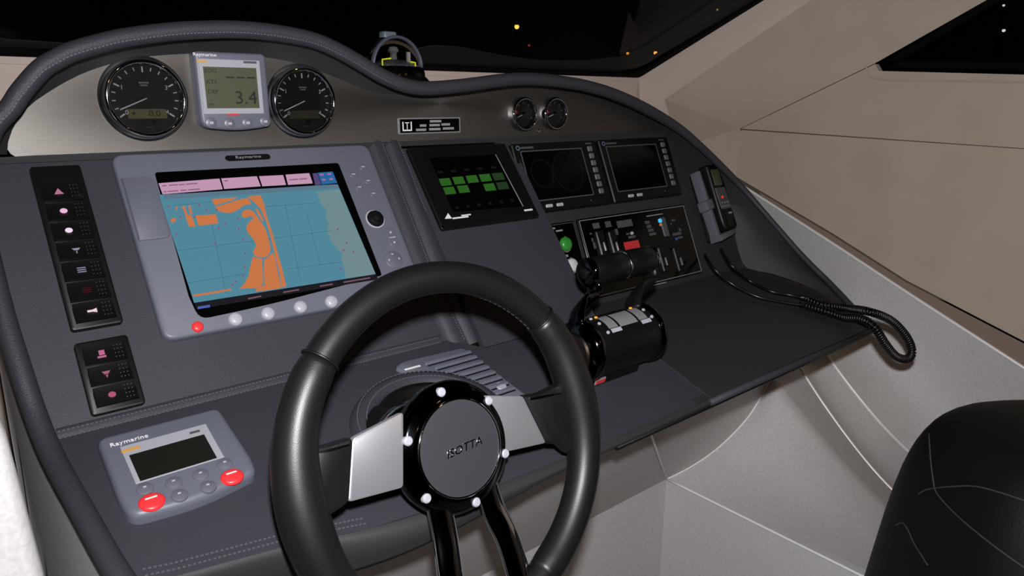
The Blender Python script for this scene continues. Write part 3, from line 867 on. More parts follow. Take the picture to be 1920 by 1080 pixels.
# ---------------------------------------------------------------- autopilot control head
au, av = .171, -.081
ap = thing('autopilot_control', 'grey autopilot control head with two red buttons on the lower panel', 'autopilot', P0.frame(au, av, -.002))
LA = loc(P0, au, av)
A3 = lambda x, y, n=.010: LA(x / 3.177, y / 3.177 + 740, n)
zt = .014
ab = round_poly([(-.060, .0575), (.060, .0575), (.063, -.030), (.060, -.050), (.0, -.061), (-.058, -.056), (-.0615, -.030)], [.010, .010, .01, .014, .03, .014, .01], 5)
obj('body', prism(ab, 0, zt, .007, steps=4), 'greyp', ap, smooth=True)
fr1 = [A3(700, 318), A3(1232, 190), A3(1335, 385), A3(820, 535)]
x0 = sum(p[0] for p in (fr1[0], fr1[3])) / 2; x1 = sum(p[0] for p in (fr1[1], fr1[2])) / 2; y1 = (fr1[0][1] + fr1[1][1]) / 2; y0 = (fr1[2][1] + fr1[3][1]) / 2
obj('display_surround', prism([(x0, y1), (x1, y1), (x1, y0), (x0, y0)], zt - .001, zt + .0006, .0003), 'greyp2', ap)
fr2 = [A3(765, 375), A3(1215, 248), A3(1292, 388), A3(840, 527)]
X0 = (fr2[0][0] + fr2[3][0]) / 2; X1 = (fr2[1][0] + fr2[2][0]) / 2; Y1 = (fr2[0][1] + fr2[1][1]) / 2; Y0 = (fr2[2][1] + fr2[3][1]) / 2
obj('display', prism([(X0, Y1), (X1, Y1), (X1, Y0), (X0, Y0)], zt, zt + .0009), mat('lcd_dark', (22, 22, 18), 0.35), ap)
c = A3(770, 283); text('maker_name', 'Raymarine', .0072, 'white', ap, (c[0], c[1], zt + .0003), sx=1.15)
c = A3(780, 338); bars('model_mark', [(c[0], c[1], .017, .0035)], zt + .0008, 'orange_print', ap)
c = A3(1160, 234); bars('logo_mark', [(c[0], c[1], .010, .0030)], zt + .0008, 'dim_print', ap)
for x, y, r in ((905, 650, .0115), (1382, 500, .0110)):
    c = A3(x, y); dome('red_button', ap, c[0], c[1], r, zt, .0035, 'red', sy=.9, label='round red button'); bars('button_print', [(c[0], c[1] + .002, r * .9, .0016)], zt + .0042, 'white', ap)
for x, y in ((1035, 535), (1195, 487), (1070, 610), (1240, 558), (865, 572), (1340, 422)):
    c = A3(x, y); b = obj('button', lathe([(.0078, zt - .001), (.0075, zt + .0010), (.006, zt + .0018), (0, zt + .002)], 20, center=c), 'btn', ap, smooth=True)
    bars('button_print', [(c[0], c[1] + .001, .0028, .0018)], zt + .0023, 'softkey', b)

# ---------------------------------------------------------------- depth display on the fascia
iu_, iv = -.0, 0
q = [P5.uv(x, y, .022) for x, y in ((366, 97), (494, 99), (514, 244), (377, 247))]
su = sum(p[0] for p in q) / 4; sv = sum(p[1] for p in q) / 4; sw = (q[1][0] - q[0][0] + q[2][0] - q[3][0]) / 2; sh_ = (q[0][1] + q[1][1] - q[2][1] - q[3][1]) / 2
st = thing('depth_display', 'square grey depth display reading 3.4 between the two tachometers', 'display', P5.frame(su, sv, .001))
LS = loc(P5, su, sv); S6 = lambda x, y: LS(x / 6 + 345, y / 6 + 85, .022)
zt = .021
obj('body', prism(round_poly([(-sw / 2, sh_ / 2), (sw / 2, sh_ / 2), (sw / 2, -sh_ * .45), (0, -sh_ * .505), (-sw / 2, -sh_ * .45)], [.006, .006, .012, .06, .012], 5), 0, zt, .004, steps=3), 'greyp', st, smooth=True)
f1 = [S6(140, 155), S6(825, 165), S6(920, 770), S6(240, 770)]
fx0 = (f1[0][0] + f1[3][0]) / 2; fx1 = (f1[1][0] + f1[2][0]) / 2; fy1 = (f1[0][1] + f1[1][1]) / 2; fy0 = (f1[2][1] + f1[3][1]) / 2
obj('display_surround', prism([(fx0, fy1), (fx1, fy1), (fx1, fy0), (fx0, fy0)], zt - .001, zt + .0006, .0003), 'greyp2', st)
f2 = [S6(200, 250), S6(790, 245), S6(865, 705), S6(270, 710)]
gx0 = (f2[0][0] + f2[3][0]) / 2; gx1 = (f2[1][0] + f2[2][0]) / 2; gy1 = (f2[0][1] + f2[1][1]) / 2; gy0_ = (f2[2][1] + f2[3][1]) / 2
lcd = obj('display', prism([(gx0, gy1), (gx1, gy1), (gx1, gy0_), (gx0, gy0_)], zt, zt + .0009), mat('lcd_olive', (62, 63, 46), 0.4, emit=((60, 62, 44), .35)), st)
zl = zt + .0012; gw = gx1 - gx0; gh = gy1 - gy0_
for s_, fx, fy, sz in (('SOG', .13, .90, .115), ('KTS', .13, .64, .115), ('DEP', .14, .40, .115), ('m', .09, .10, .105)):
    text('readout', s_, sz * gh * 1.15, 'ink', lcd, (gx0 + fx * gw, gy0_ + fy * gh, zl), sx=1.15)
text('readout', '3.4', gh * .46, 'ink', lcd, (gx0 + .75 * gw, gy0_ + .245 * gh, zl), sx=1.05)
bars('readout_dashes', [(gx0 + f_ * gw, gy0_ + .755 * gh, gw * .16, gh * .035) for f_ in (.48, .68, .88)], zl, 'ink', lcd)
c = S6(232, 105); text('maker_name', 'Raymarine', .0056, 'white', st, (c[0], c[1], zt + .0003), sx=1.2)
c = S6(200, 182); bars('model_mark', [(c[0], c[1], .013, .0025)], zt + .0008, 'orange_print', st)
c = S6(740, 192); bars('logo_mark', [(c[0], c[1], .017, .0028)], zt + .0008, 'dim_print', st)
c = S6(548, 778); bars('red_mark', [(c[0], c[1], .014, .0022)], zt + .0008, 'red_print', st)
for x, y in ((305, 872), (512, 880), (715, 872), (912, 856)):
    c = S6(x, y); b = obj('button', lathe([(.0070, zt - .001), (.0068, zt + .001), (.005, zt + .0018), (0, zt + .002)], 20, center=c), 'btn', st, smooth=True)
    bars('button_print', [(c[0], c[1], .0045, .003)], zt + .0022, 'softkey', b)

# ---------------------------------------------------------------- tachometers


def tacho(px, py, r, label, lcd_on):
    u, v = P5.uv(px, py, .010)
    t = thing('tachometer', label, 'gauge', P5.frame(u, v, .001), 'tachometers')
    obj('flange', lathe([(r * 1.09, 0), (r * 1.085, .002), (r * 1.0, .0045)], 64), 'satin', t, smooth='full')
    obj('bezel', lathe([(r * .99, .001), (r, .003), (r, .006), (r * .985, .0125), (r * .93, .0155), (r * .87, .0135), (r * .85, .0095), (r * .85, .006)], 64), 'chrome', t, smooth='full')
    d = obj('dial', lathe([(r * .86, .005), (r * .86, .0068), (0, .0068)], 48), 'dial', t)
    bm = bmesh.new()
    a0, a1 = math.radians(215), math.radians(-35)
    for k in range(17):
        a = a0 + (a1 - a0) * k / 16; ln = .0065 if k % 4 == 0 else .0042; rad = r * .80 - ln / 2
        box((rad * math.cos(a), rad * math.sin(a), .0070), (ln, .0012 if k % 4 else .0017, .0004), bm, Matrix.Rotation(a, 3, 'Z'))
    obj('scale_marks', bm, 'white', d, kind='stuff')
    for k, s_ in ((0, '0'), (4, '1'), (8, '2'), (12, '3'), (16, '4')):
        if k == 8: continue
        a = a0 + (a1 - a0) * k / 16; text('numeral', s_, .0075, 'white', d, (r * .60 * math.cos(a), r * .60 * math.sin(a), .0071))
    bars('dial_print', [(0, r * .40, .011, .0018), (0, r * .335, .008, .0016)], .0071, 'grey_print', d)
    bars('dial_print', [(0, -r * .72, .010, .0012)], .0071, 'dim_print', d)
    a = math.radians(203)
    nd = obj('needle', box((r * .34 * math.cos(a), r * .34 * math.sin(a), .0086), (r * .72, .0013, .0006), rot=Matrix.Rotation(a, 3, 'Z')), 'white', t)
    l = obj('small_display', prism([(-r * .47, -r * .50), (r * .47, -r * .50), (r * .47, -r * .26), (-r * .47, -r * .26)], .0066, .0072), mat('tacho_lcd', (66, 64, 46) if lcd_on else (34, 33, 26), .4, emit=((80, 76, 52), .35 if lcd_on else .08)), t)
    if lcd_on: text('readout', '0.0', .0105, 'ink', l, (r * .17, -r * .38, .0074), sx=1.1); bars('readout_mark', [(-r * .33, -r * .37, .003, .003)], .0074, 'ink', l)
    obj('reset_button', lathe([(.003, .0068), (.003, .0085), (0, .009)], 16, center=(r * .1, -r * .58)), 'blackp', t, smooth=True)
    obj('lens', lathe([(r * .86, .0112), (r * .6, .0122), (0, .0126)], 48), 'lens', t, smooth='full')
    return t


tacho(274, 185, .0465, 'large chrome-rimmed tachometer left of the depth display', True)
tacho(570.5, 190, .0465, 'chrome-rimmed tachometer right of the depth display', False)


def small_gauge(px, py, r, label):
    u, v = P5.uv(px, py, .012)
    t = thing('small_gauge', label, 'gauge', P5.frame(u, v, .001), 'pair of small gauges')
    obj('bezel', lathe([(r * 1.02, 0), (r * 1.02, .010), (r, .013), (r * .92, .015), (r * .84, .013), (r * .82, .008)], 48), 'chrome', t, smooth='full')
    d = obj('dial', lathe([(r * .83, .005), (r * .83, .0076), (0, .0076)], 40), 'dial', t)
    bm = bmesh.new()
    for k in range(7):
        a = math.radians(200 - 220 * k / 6); box((r * .66 * math.cos(a), r * .66 * math.sin(a), .0079), (.004, .001, .0004), bm, Matrix.Rotation(a, 3, 'Z'))
    obj('scale_marks', bm, 'grey_print', d, kind='stuff')
    a = math.radians(200); obj('red_sector', box((r * .60 * math.cos(math.radians(170)), r * .6 * math.sin(math.radians(170)), .0079), (.005, .004, .0004)), 'red_print', d)
    obj('needle', box((r * .24 * math.cos(a), r * .24 * math.sin(a), .0088), (r * .62, .0011, .0006), rot=Matrix.Rotation(a, 3, 'Z')), 'white', t)
    obj('hub', lathe([(.0035, .0078), (.003, .0098), (0, .0102)], 16), 'dchrome', t, smooth=True)
    obj('lens', lathe([(r * .84, .0115), (0, .0125)], 40), 'lens', t, smooth='full')


small_gauge(984, 214, .0285, 'small chrome gauge on the steel fascia, left of the pair above the black displays')
small_gauge(1042, 213, .0285, 'small chrome gauge on the steel fascia, right of the pair above the black displays')
u, v = P5.uv(1009, 245)
t = thing('fascia_screw', 'tiny chrome screw below the pair of small gauges', 'screw', P5.frame(u, v, .001))
obj('head', lathe([(.0035, 0), (.003, .0015), (0, .002)], 16), 'chrome', t, smooth=True); obj('slot', box((0, 0, .002), (.004, .0007, .0004)), 'ink', t)

# ---------------------------------------------------------------- warning plate
u, v = .662, .0235
wp = thing('warning_plate', 'small black plate with a book symbol and white lettering on the fascia', 'plate', P5.frame(u, v, .001))
obj('backing', prism(rrect(.118, .0245, .001), 0, .001), 'alu', wp); obj('face', prism(rrect(.113, .0205, .001), .0005, .0014), 'gloss', wp)
bk = bmesh.new()
for x_, y_, w2, h2 in ((-.0435, -.0065, .017, .002), (-.0510, 0, .002, .013), (-.036, 0, .002, .013), (-.0435, 0.005, .008, .0012), (-.0435, 0, .0012, .010)): box((x_, y_, .0015), (w2, h2, .0004), bk)
obj('book_symbol', bk, 'white', wp)
bars('lettering', [(.010, .0065, .022, .0036), (-.014, .0002, .012, .0036), (.008, .0005, .020, .0036), (.0295, .0012, .017, .0036), (-.018, -.0062, .019, .0036), (.008, -.0058, .022, .0036), (.0345, -.0052, .022, .0036)], .0015, 'grey_print', wp)

# ---------------------------------------------------------------- centre touch panel
gu, gv = .709 - .0, -.0735
tp_ = thing('alarm_panel', 'black touch panel with nine lit green keys on the raised centre section', 'control panel', PG.frame(gu, gv, -.002))
LG = loc(PG, gu, gv); G5 = lambda x, y: LG(x / 5.4 + 740, y / 5.4 + 250, .004)
obj('body', prism(rrect(.197, .147, .003), 0, .007, .0015), 'blackp', tp_)
sc_ = round_poly([G5(350, 255), G5(1010, 220), G5(1290, 745), G5(590, 800)], .001, 1)
sgp = obj('screen', prism(sc_, .006, .0076), 'gloss', tp_)
obj('screen_edge', quadmesh([[G5(1012, 220), G5(1020, 220), G5(1300, 745), G5(1290, 746)]], .0078), 'grey_print', tp_)
gp = []
for i, (x, y) in enumerate(((440, 468), (575, 452), (712, 438), (845, 425), (975, 412), (482, 555), (622, 540), (888, 520), (1018, 505))):
    dim = i in (4, 8)
    p = [G5(x, y), G5(x + 108, y - 10), G5(x + 138, y + 62), G5(x + 30, y + 73)]
    obj('green_key', quadmesh([p], .0079), em('gdim' if dim else 'green', (36, 62, 34) if dim else (48, 104, 34), .75), sgp)
dim_r = []
for k in range(5): c = G5(455 + k * 135, 400 - k * 12); dim_r.append((c[0], c[1], .010, .004))
for k in range(6): c = G5(625 + k * 112, 760 - k * 15); dim_r.append((c[0], c[1], .006, .005))
bars('dim_symbols', dim_r, .0079, em('dimsym', (22, 26, 22), .6), sgp)
c = G5(535, 848); bm = bmesh.new(); prism([(c[0] - .007, c[1] - .003), (c[0] + .006, c[1] - .004), (c[0] + .003, c[1] + .006)], .007, .0074, bm=bm)
box((c[0] + .022, c[1] - .004, .0072), (.030, .0026, .0004), bm); box((c[0] + .034, c[1] - .001, .0072), (.018, .0022, .0004), bm)
obj('maker_mark', bm, 'white', tp_)
c = G5(1350, 780); bars('model_mark', [(c[0], c[1], .018, .0032)], .0073, 'white', tp_)
for x, y in ((482, 955),):
    c = G5(x, y); obj('corner_screw', lathe([(.0022, .0065), (.002, .008), (0, .0083)], 12, center=c), 'chrome', tp_, smooth=True)

# ---------------------------------------------------------------- the two engine displays


def engine_display(u, v, label, on):
    w_, h_ = .210, .126
    t = thing('engine_display', label, 'display', P3.frame(u, v, 0), 'engine displays')
    obj('body', prism(rrect(w_, h_, .003), 0, .010, .002), 'blackp', t)
    obj('screen_rim', ring_prism(rrect(.152, .092, .002, -.014, .003, 2), rrect(.148, .088, .001, -.014, .003, 2), .009, .0108), 'dim_print', t)
    s_ = obj('screen', prism(rrect(.148, .088, 0, -.014, .003), .008, .0104), 'gloss', t)
    if on:
        for cx, r in ((-.052, .026), (.012, .037)):
            obj('dial_arc', lathe([(r, .0105), (r - .001, .0106), (r - .0015, .0105)], 40, center=(cx, .006)), em('arc', (18, 18, 18), .6), s_)
    for k in range(7):
        b = obj('side_key', prism(rrect(.012, .0105, .002, .083, .046 - k * .0138), .009, .0125, .001), mat('key_grey', (86, 88, 92), .4) if k == 0 and 'kg' not in M else M['kg'], t)
        if 'kg' not in M: M['kg'] = b.data.materials[0]
    bars('key_caption', [(.083, .0565, .016, .003)], .0103, 'dim_print', t)
    for cx in (-.056, -.030): obj('bottom_key', prism(rrect(.016, .006, .002, cx, -.053), .009, .0118, .0008), 'softkey', t)
    obj('logo_ring', lathe([(.0045, .0101), (.0045, .0104), (.0028, .0104), (.0028, .0101)], 20, center=(-.093, .0545)), mat('logo_blue', (90, 105, 125), .4), t)
    bars('maker_mark', [(-.072, .0545, .030, .0035)], .0103, 'dim_print', t)
    obj('status_led', lathe([(.0015, .010), (.0012, .0112), (0, .0115)], 10, center=(.05, -.052)), 'dim_print', t, smooth=True)


engine_display(1.142, -.078, 'black engine display at the far right under the fascia', False)
engine_display(.924, -.078, 'black engine display between the touch panel and the far right display', True)

# ---------------------------------------------------------------- start button panel and engine control panel
t = thing('start_panel', 'narrow black panel with green and white push buttons beside the cheek', 'control panel', P3.frame(.885, -.235, 0))
obj('body', prism(rrect(.075, .146, .002), 0, .005, .001), 'gloss', t)
obj('trim_line', ring_prism(rrect(.070, .141, .001, 0, 0, 2), rrect(.068, .139, .001, 0, 0, 2), .004, .0054), 'dim_print', t)
LT = loc(P3, .885, -.235)
for x, y, mt, nm in ((1062, 457, 'green_btn', 'green_button'), (1074, 497, 'white_btn', 'white_button')):
    c = LT(x, y, .012); o = obj(nm, lathe([(.0125, .004), (.0125, .010), (.0115, .0145), (.008, .0165), (0, .017)], 28, center=c), mt, t, smooth='full')
    obj('collar', lathe([(.0148, .004), (.0148, .0085), (.0127, .009)], 28, center=c), 'chrome', o, smooth=True)
c = LT(1033, 430); c2 = LT(1045, 434); c3 = LT(1059, 481); bars('lettering', [(c[0], c[1], .010, .003), (c2[0], c2[1], .016, .003), (c3[0], c3[1], .007, .004)], .0053, 'grey_print', t)

t = thing('engine_control_panel', 'wide black engine control panel with small switches and a red label', 'control panel', P3.frame(1.090, -.235, 0))
LE = loc(P3, 1.090, -.235); E6 = lambda x, y: LE(x / 6 + 1020, y / 6 + 380, .005)
obj('body', prism(rrect(.317, .148, .002), 0, .005, .001), 'gloss', t)
obj('trim_line', ring_prism(rrect(.311, .142, .001, 0, 0, 2), rrect(.3085, .1395, .001, 0, 0, 2), .004, .0055), 'grey_print', t)
obj('divider', box((.045, 0, .0052), (.0014, .138, .0006)), 'blackp', t)


def ebar(nm, lst, mt, z=.0054):
    r = []
    for x0_, y0_, x1_, y1_ in lst:
        a = E6(x0_, y0_); b = E6(x1_, y1_); r.append(((a[0] + b[0]) / 2, (a[1] + b[1]) / 2, abs(b[0] - a[0]), max(.002, abs(b[1] - a[1]))))
    return bars(nm, r, z, mt, t)


ebar('lettering', [(540, 235, 630, 285), (680, 215, 760, 270), (810, 210, 1000, 260)], 'dim_print')
ebar('lettering', [(1150, 150, 1335, 130)], 'grey_print'); ebar('lettering', [(1130, 210, 1190, 235), (1150, 255, 1210, 280), (1165, 300, 1235, 320), (1180, 345, 1260, 362)], 'dim_print')
ebar('lettering', [(1430, 190, 1475, 205), (1420, 230, 1440, 250), (1440, 345, 1545, 358), (1500, 385, 1560, 398), (1510, 290, 1545, 320)], 'dim_print')
ebar('lettering', [(530, 400, 560, 440), (545, 450, 590, 515), (510, 343, 540, 357), (920, 345, 960, 360), (945, 380, 1030, 392)], 'dim_print')
ebar('red_label', [(890, 450, 1080, 505)], 'red_print', .0058)
ebar('small_window', [(790, 300, 840, 360)], 'dim_print')
c = E6(985, 345); obj('indicator_lamp', lathe([(.0035, .005), (.003, .008), (0, .009)], 14, center=c), 'softkey', t, smooth=True)
c = E6(1300, 205); obj('blue_lamp', lathe([(.0045, .005), (.004, .008), (0, .0092)], 14, center=c), em('bluelamp', (70, 190, 235), 1.0), t, smooth=True)
c = E6(1308, 250); obj('orange_lamp', lathe([(.0025, .005), (.002, .007), (0, .008)], 14, center=c), em('orlamp', (220, 120, 40), .8), t, smooth=True)
c = E6(1485, 410); obj('blue_lamp', lathe([(.003, .005), (.0025, .007), (0, .008)], 14, center=c), em('bl2', (40, 90, 140), .6), t, smooth=True)
c = E6(1350, 275); obj('switch_plate', prism(rrect(.016, .040, .003, c[0], c[1]), .0045, .008, .001), 'dim_print', t)
for x, y in ((640, 470), (780, 470), (1330, 640), (1500, 640)):
    c = E6(x, y); b = obj('toggle_guard', prism(rrect(.020, .052, .003, c[0], c[1]), .0045, .011, .002), 'blackp', t, smooth=True)
    obj('toggle', prism(rrect(.008, .020, .002, c[0], c[1] - .006), .0105, .017, .002), 'rocker', b, smooth=True)
ebar('maker_mark', [(1145, 945, 1375, 900)], 'grey_print')

# ---------------------------------------------------------------- speaker grille on the lower panel
spk = thing('speaker_grille', 'grey triangular speaker grille with slats behind the steering wheel', 'speaker', P0.frame(.53, -.06, -.002))
LP = loc(P0, .53, -.06)
op = [LP(738, 692), LP(752, 682), LP(868, 655), LP(955, 716), LP(990, 748), LP(930, 752), LP(840, 722), LP(770, 705)]
op = [(-.078, .032), (-.060, .040), (.036, .036), (.052, -.060), (.057, -.092), (.030, -.090), (-.030, -.030), (-.060, .008)]
op = round_poly(op, [.008, .008, .006, .02, .004, .006, .03, .012], 4)
obj('plate', prism(op, 0, .004, .0015, steps=2), 'greyp', spk, smooth=True)
for k in range(8):
    yy = .024 - k * .0125
    xl = -.036 + max(0, (.024 - yy)) * .60; xr = .040 + (.036 - yy) * .10
    obj('slot', box(((xl + xr) / 2, yy - .0045, .0036), (xr - xl - .004, .0028, .0012)), 'ink', spk)
    obj('slat', prism(rrect(xr - xl, .0065, .003, (xl + xr) / 2, yy), .003, .0062, .0018, steps=2), 'greyp', spk, smooth=True)
c = LP(768, 686, .004); bars('maker_mark', [(c[0] + .003, c[1] - .003, .024, .003)], .0043, 'white', spk)
c = LP(940, 722, .004); obj('emblem', lathe([(.008, .0035), (.007, .0055), (0, .006)], 20, center=c), 'greyp2', spk, smooth=True)

# ================================================================== steering wheel
WP = Plane(.5334, .9044, 71.2, x=.3908)
whl = thing('steering_wheel', 'black leather steering wheel with aluminium spokes and a chrome hub', 'steering wheel', WP.frame(0, 0, 0))
RC, RT = .1735, .0165
W = lambda px, py, n=0.0: WP.uv(px, py, n)


def rim_arc(a0, a1, r, n=40, closed=False, dr=0.0, oval=(1, 1.0)):
    pts = [(((RC + dr) * math.cos(math.radians(a0 + (a1 - a0) * k / n))), ((RC + dr) * math.sin(math.radians(a0 + (a1 - a0) * k / n))), 0) for k in range(n + (0 if closed else 1))]
    return tube(pts, r, 20, closed=closed, up=(0, 0, 1), flat=oval)


ang = lambda px, py: math.degrees(math.atan2(W(px, py)[1], W(px, py)[0]))
aL = ang(575, 660); aR = ang(1010, 600)
obj('rim', rim_arc(0, 360, RT, 120, True), 'wheel', whl, smooth='full')
# thicker perforated grips with thumb swells at the side spokes


def grip(a0, a1, spoke_a):
    n = 48; pts, rad = [], []
    for k in range(n + 1):
        t_ = k / n; a = a0 + (a1 - a0) * t_
        e_ = min(1, min(t_, 1 - t_) / .05); sw_ = math.exp(-((a - spoke_a) / 22) ** 2)
        r = RT + .0018 * e_ + .004 * sw_
        pts.append(((RC - .004 * sw_) * math.cos(math.radians(a)), (RC - .004 * sw_) * math.sin(math.radians(a)), 0)); rad.append(r)
    return tube(pts, rad, 20, up=(0, 0, 1))


obj('grip', grip(aL, aL + 105, 184), 'grip', whl, smooth='full')
obj('grip', grip(aR, aR - 105, 6), 'grip', whl, smooth='full')
for a in (aL, aR):
    c, s_ = math.cos(math.radians(a)), math.sin(math.radians(a))
    ring = [((RC + (RT + .0012) * math.cos(2 * math.pi * k / 24)) * c, (RC + (RT + .0012) * math.cos(2 * math.pi * k / 24)) * s_, (RT + .0012) * math.sin(2 * math.pi * k / 24)) for k in range(24)]
    obj('grip_seam', tube(ring, .0012, 6, closed=True), 'wheel', whl, smooth='full')
# inner stitch line of the rim
bm = bmesh.new()
for k in range(150):
    a = 2 * math.pi * k / 150; r = RC - RT * .93
    box((r * math.cos(a), r * math.sin(a), -RT * .42), (.0008, .0042, .0008), bm, Matrix.Rotation(a, 3, 'Z'))
obj('rim_stitching', bm, mat('rim_thread', (58, 58, 58), .7), whl, kind='stuff')


def spoke_plate(nm, poly, z0, z1, mt, ch=.0015, r=.004):
    return obj(nm, prism(round_poly(poly, r, 3), z0, z1, ch, steps=2), mt, whl, smooth=True)


# side spokes: brushed plates, leather covered outer ends
spoke_plate('side_spoke', [W(664, 822), W(760, 772), W(760, 915), W(656, 943)], -.010, -.003, 'alu')
spoke_plate('side_spoke', [W(895, 741), W(984, 742), W(1028, 831), W(930, 853)], -.010, -.003, 'alu')
spoke_plate('spoke_cover', [W(575, 838), W(612, 836), W(665, 819), W(657, 944), W(622, 967), W(606, 985), W(575, 1000)], -.012, .001, 'grip', .006, .006)
spoke_plate('spoke_cover', [W(983, 741), W(1012, 738), W(1060, 715), W(1100, 720), W(1105, 850), W(1068, 850), W(1050, 832), W(1028, 833)], -.012, .001, 'grip', .006, .006)
# twin chrome lower spokes
for sx, top, bot in ((-1, (-.030, -.048), (-.042, -RC)), (1, (.030, -.048), (.040, -RC))):
    pts = [Vector((top[0], top[1] + .01, -.012)), Vector((top[0] * 1.05, -.075, -.010)), Vector((top[0] * 1.25, -.11, -.004)), Vector((bot[0], -.15, -.001)), Vector((bot[0] * 1.05, bot[1] - .004, 0))]
    obj('lower_spoke', tube(spline(pts, 6), .0145, 16, up=(1, 0, 0), flat=(1.0, .5)), 'chrome', whl, smooth='full')
# hub
obj('hub_ring', lathe([(.050, -.036), (.060, -.030), (.0672, -.021), (.0684, -.014), (.066, -.007), (.060, -.003), (.054, -.001), (.0500, .0015), (.0492, .0005), (.0492, -.004)], 72), 'dchrome', whl, smooth='full')
for k in range(6):
    a = math.radians(97 + 60 * k); obj('hub_bolt', lathe([(.0050, -.008), (.0048, -.0012), (.0034, .0004), (0, .0006)], 16, center=(.0595 * math.cos(a), .0595 * math.sin(a))), 'softkey', whl, smooth=True)
obj('hub_rim', lathe([(.0500, -.002), (.0500, .0022), (.0485, .0028), (.0478, .0022), (.0478, -.002)], 72), 'chrome', whl, smooth='full')
hp = obj('hub_cap', lathe([(.0482, -.002), (.0482, .0015), (.046, .0018), (0, .0018)], 64), mat('hub_cap', (74, 75, 80), .32, metal=0.45), whl, smooth=True)
text('emblem', 'ISOTTA', .0115, 'chrome', hp, (0.003, -.001, .0024), math.radians(3), extr=.0005, sx=1.15, shear=.25)
obj('hub_boss', lathe([(.050, -.034), (.046, -.060), (.038, -.085)], 48), 'dchrome', whl, smooth='full')

# steering column and its padded collar on the lower panel
axis_hit = None
nW = -WP.N
k_ = (P0.O - WP.O).dot(P0.N) / nW.dot(P0.N)
hitp = WP.O + nW * k_
col = thing('steering_column', 'black steering column rising from a padded collar behind the wheel', 'column', WP.frame(0, 0, 0))
ka = WP.P(0, 0, 0) - Vector((.3908, .5334, .9044))
obj('shaft', lathe([(.034, -.080), (.036, -.10), (.040, -.15), (.046, -.26)], 40), 'blackp', col, smooth='full')
obj('tilt_ring', lathe([(.040, -.086), (.044, -.090), (.044, -.104), (.040, -.108)], 40), 'chrome', col, smooth='full')
cc = thing('column_collar', 'stitched grey leather collar round the steering column', 'collar', P0.frame(.445, -.135, -.002))
obj('pad', lathe([(.102, 0), (.098, .008), (.090, .013), (.080, .012), (.074, .006), (.072, 0)], 64, scale=(1, .9)), 'leather', cc, smooth='full')
bm = bmesh.new()
for k in range(96):
    a = 2 * math.pi * k / 96
    for r in (.094, .083): box((r * math.cos(a), .9 * r * math.sin(a), .0128), (.0010, .0040, .0010), bm, Matrix.Rotation(a, 3, 'Z'))
obj('pad_stitching', bm, 'thread', cc, kind='stuff')
obj('boot_ring', lathe([(.074, 0), (.072, .010), (.066, .014), (.060, .012), (.052, .004)], 56, scale=(1, .9)), 'blackp', cc, smooth='full')

# ================================================================== throttle
BX, BY, BZ = .738, .640, .9125
th = thing('throttle_control', 'twin lever throttle with a black barrel and chrome ends on the lower panel', 'throttle', Vector((BX, BY, p0z(BY))))


def xlathe(prof, cx, cy, cz, seg=40):
    """profile (radius, x) turned about an axis along X, world coordinates"""
    bm = lathe(prof, seg); bm.transform(Matrix.Translation((cx, cy, cz)) @ Matrix(((0, 0, 1, 0), (1, 0, 0, 0), (0, 1, 0, 0), (0, 0, 0, 1)))); return bm


obj('barrel', xlathe([(.0, -.058), (.040, -.058), (.041, -.052), (.041, .056), (.040, .060), (0, .060)], BX, BY, BZ), 'blackp', th, smooth=True, world=True)
for sx in (-1, 1):
    x0_ = BX + sx * .063
    e = obj('end_cap', xlathe([(.0, sx * .016), (.026, sx * .016), (.031, sx * .013), (.040, sx * .010), (.0435, sx * .004), (.0435, -sx * .003), (.039, -sx * .006)], x0_, BY, BZ, 48), 'dchrome', th, smooth='full', world=True)
obj('cap_face', xlathe([(.0, -.0175), (.027, -.0175), (.029, -.014)], BX - .063, BY, BZ, 40), mat('cap_bronze', (110, 98, 88), .3, metal=1.0), th, smooth=True, world=True)
# foot
ft = [(BX - .050, BY - .008), (BX + .050, BY - .008), (BX + .050, BY + .05), (BX - .050, BY + .05)]
bm = bmesh.new(); lo = [bm.verts.new((x, y, p0z(y) - .004)) for x, y in ft]; hi = [bm.verts.new((x, y, BZ - .012)) for x, y in [(BX - .048, BY - .022), (BX + .048, BY - .022), (BX + .048, BY + .036), (BX - .048, BY + .036)]]
bm.faces.new(lo[::-1]); bm.faces.new(hi)
for i in range(4): bm.faces.new((lo[i], lo[(i + 1) % 4], hi[(i + 1) % 4], hi[i]))
bevel(obj('foot', bm, 'blackp', th, world=True), .004)
q_ = (Vector((0, -.036, BZ - .012)) - Vector((0, -.052, p0z(BY - .052) - BZ + BZ - .004)))
fy_ = Vector((0, -.014, (BZ - .012) - (p0z(BY - .008) - .004))).normalized(); fn_ = Vector((0, -fy_.z, fy_.y))
o_ = Vector((BX - .036, BY - .008, p0z(BY - .008) - .004)) + fy_ * .006 + fn_ * .001
obj('red_label', slab([o_ + Vector((-.010, 0, 0)) + fy_ * 0, o_ + Vector((.010, 0, 0)), o_ + Vector((.010, 0, 0)) + fy_ * .009, o_ + Vector((-.010, 0, 0)) + fy_ * .009], fn_, .0012), 'grey_print', th, world=True)
o_ = o_ + fn_ * .0006
obj('red_label', slab([o_ + Vector((-.008, 0, 0)) + fy_ * .001, o_ + Vector((.0095, 0, 0)) + fy_ * .001, o_ + Vector((.0095, 0, 0)) + fy_ * .0065, o_ + Vector((-.008, 0, 0)) + fy_ * .0065], fn_, .0008), 'red_print', th, world=True)


# lettered plates and lamps on the upper side of the barrel
def onbar(x, a, r=.0415):
    return Vector((BX + x, BY - r * math.cos(math.radians(a)), BZ + r * math.sin(math.radians(a))))


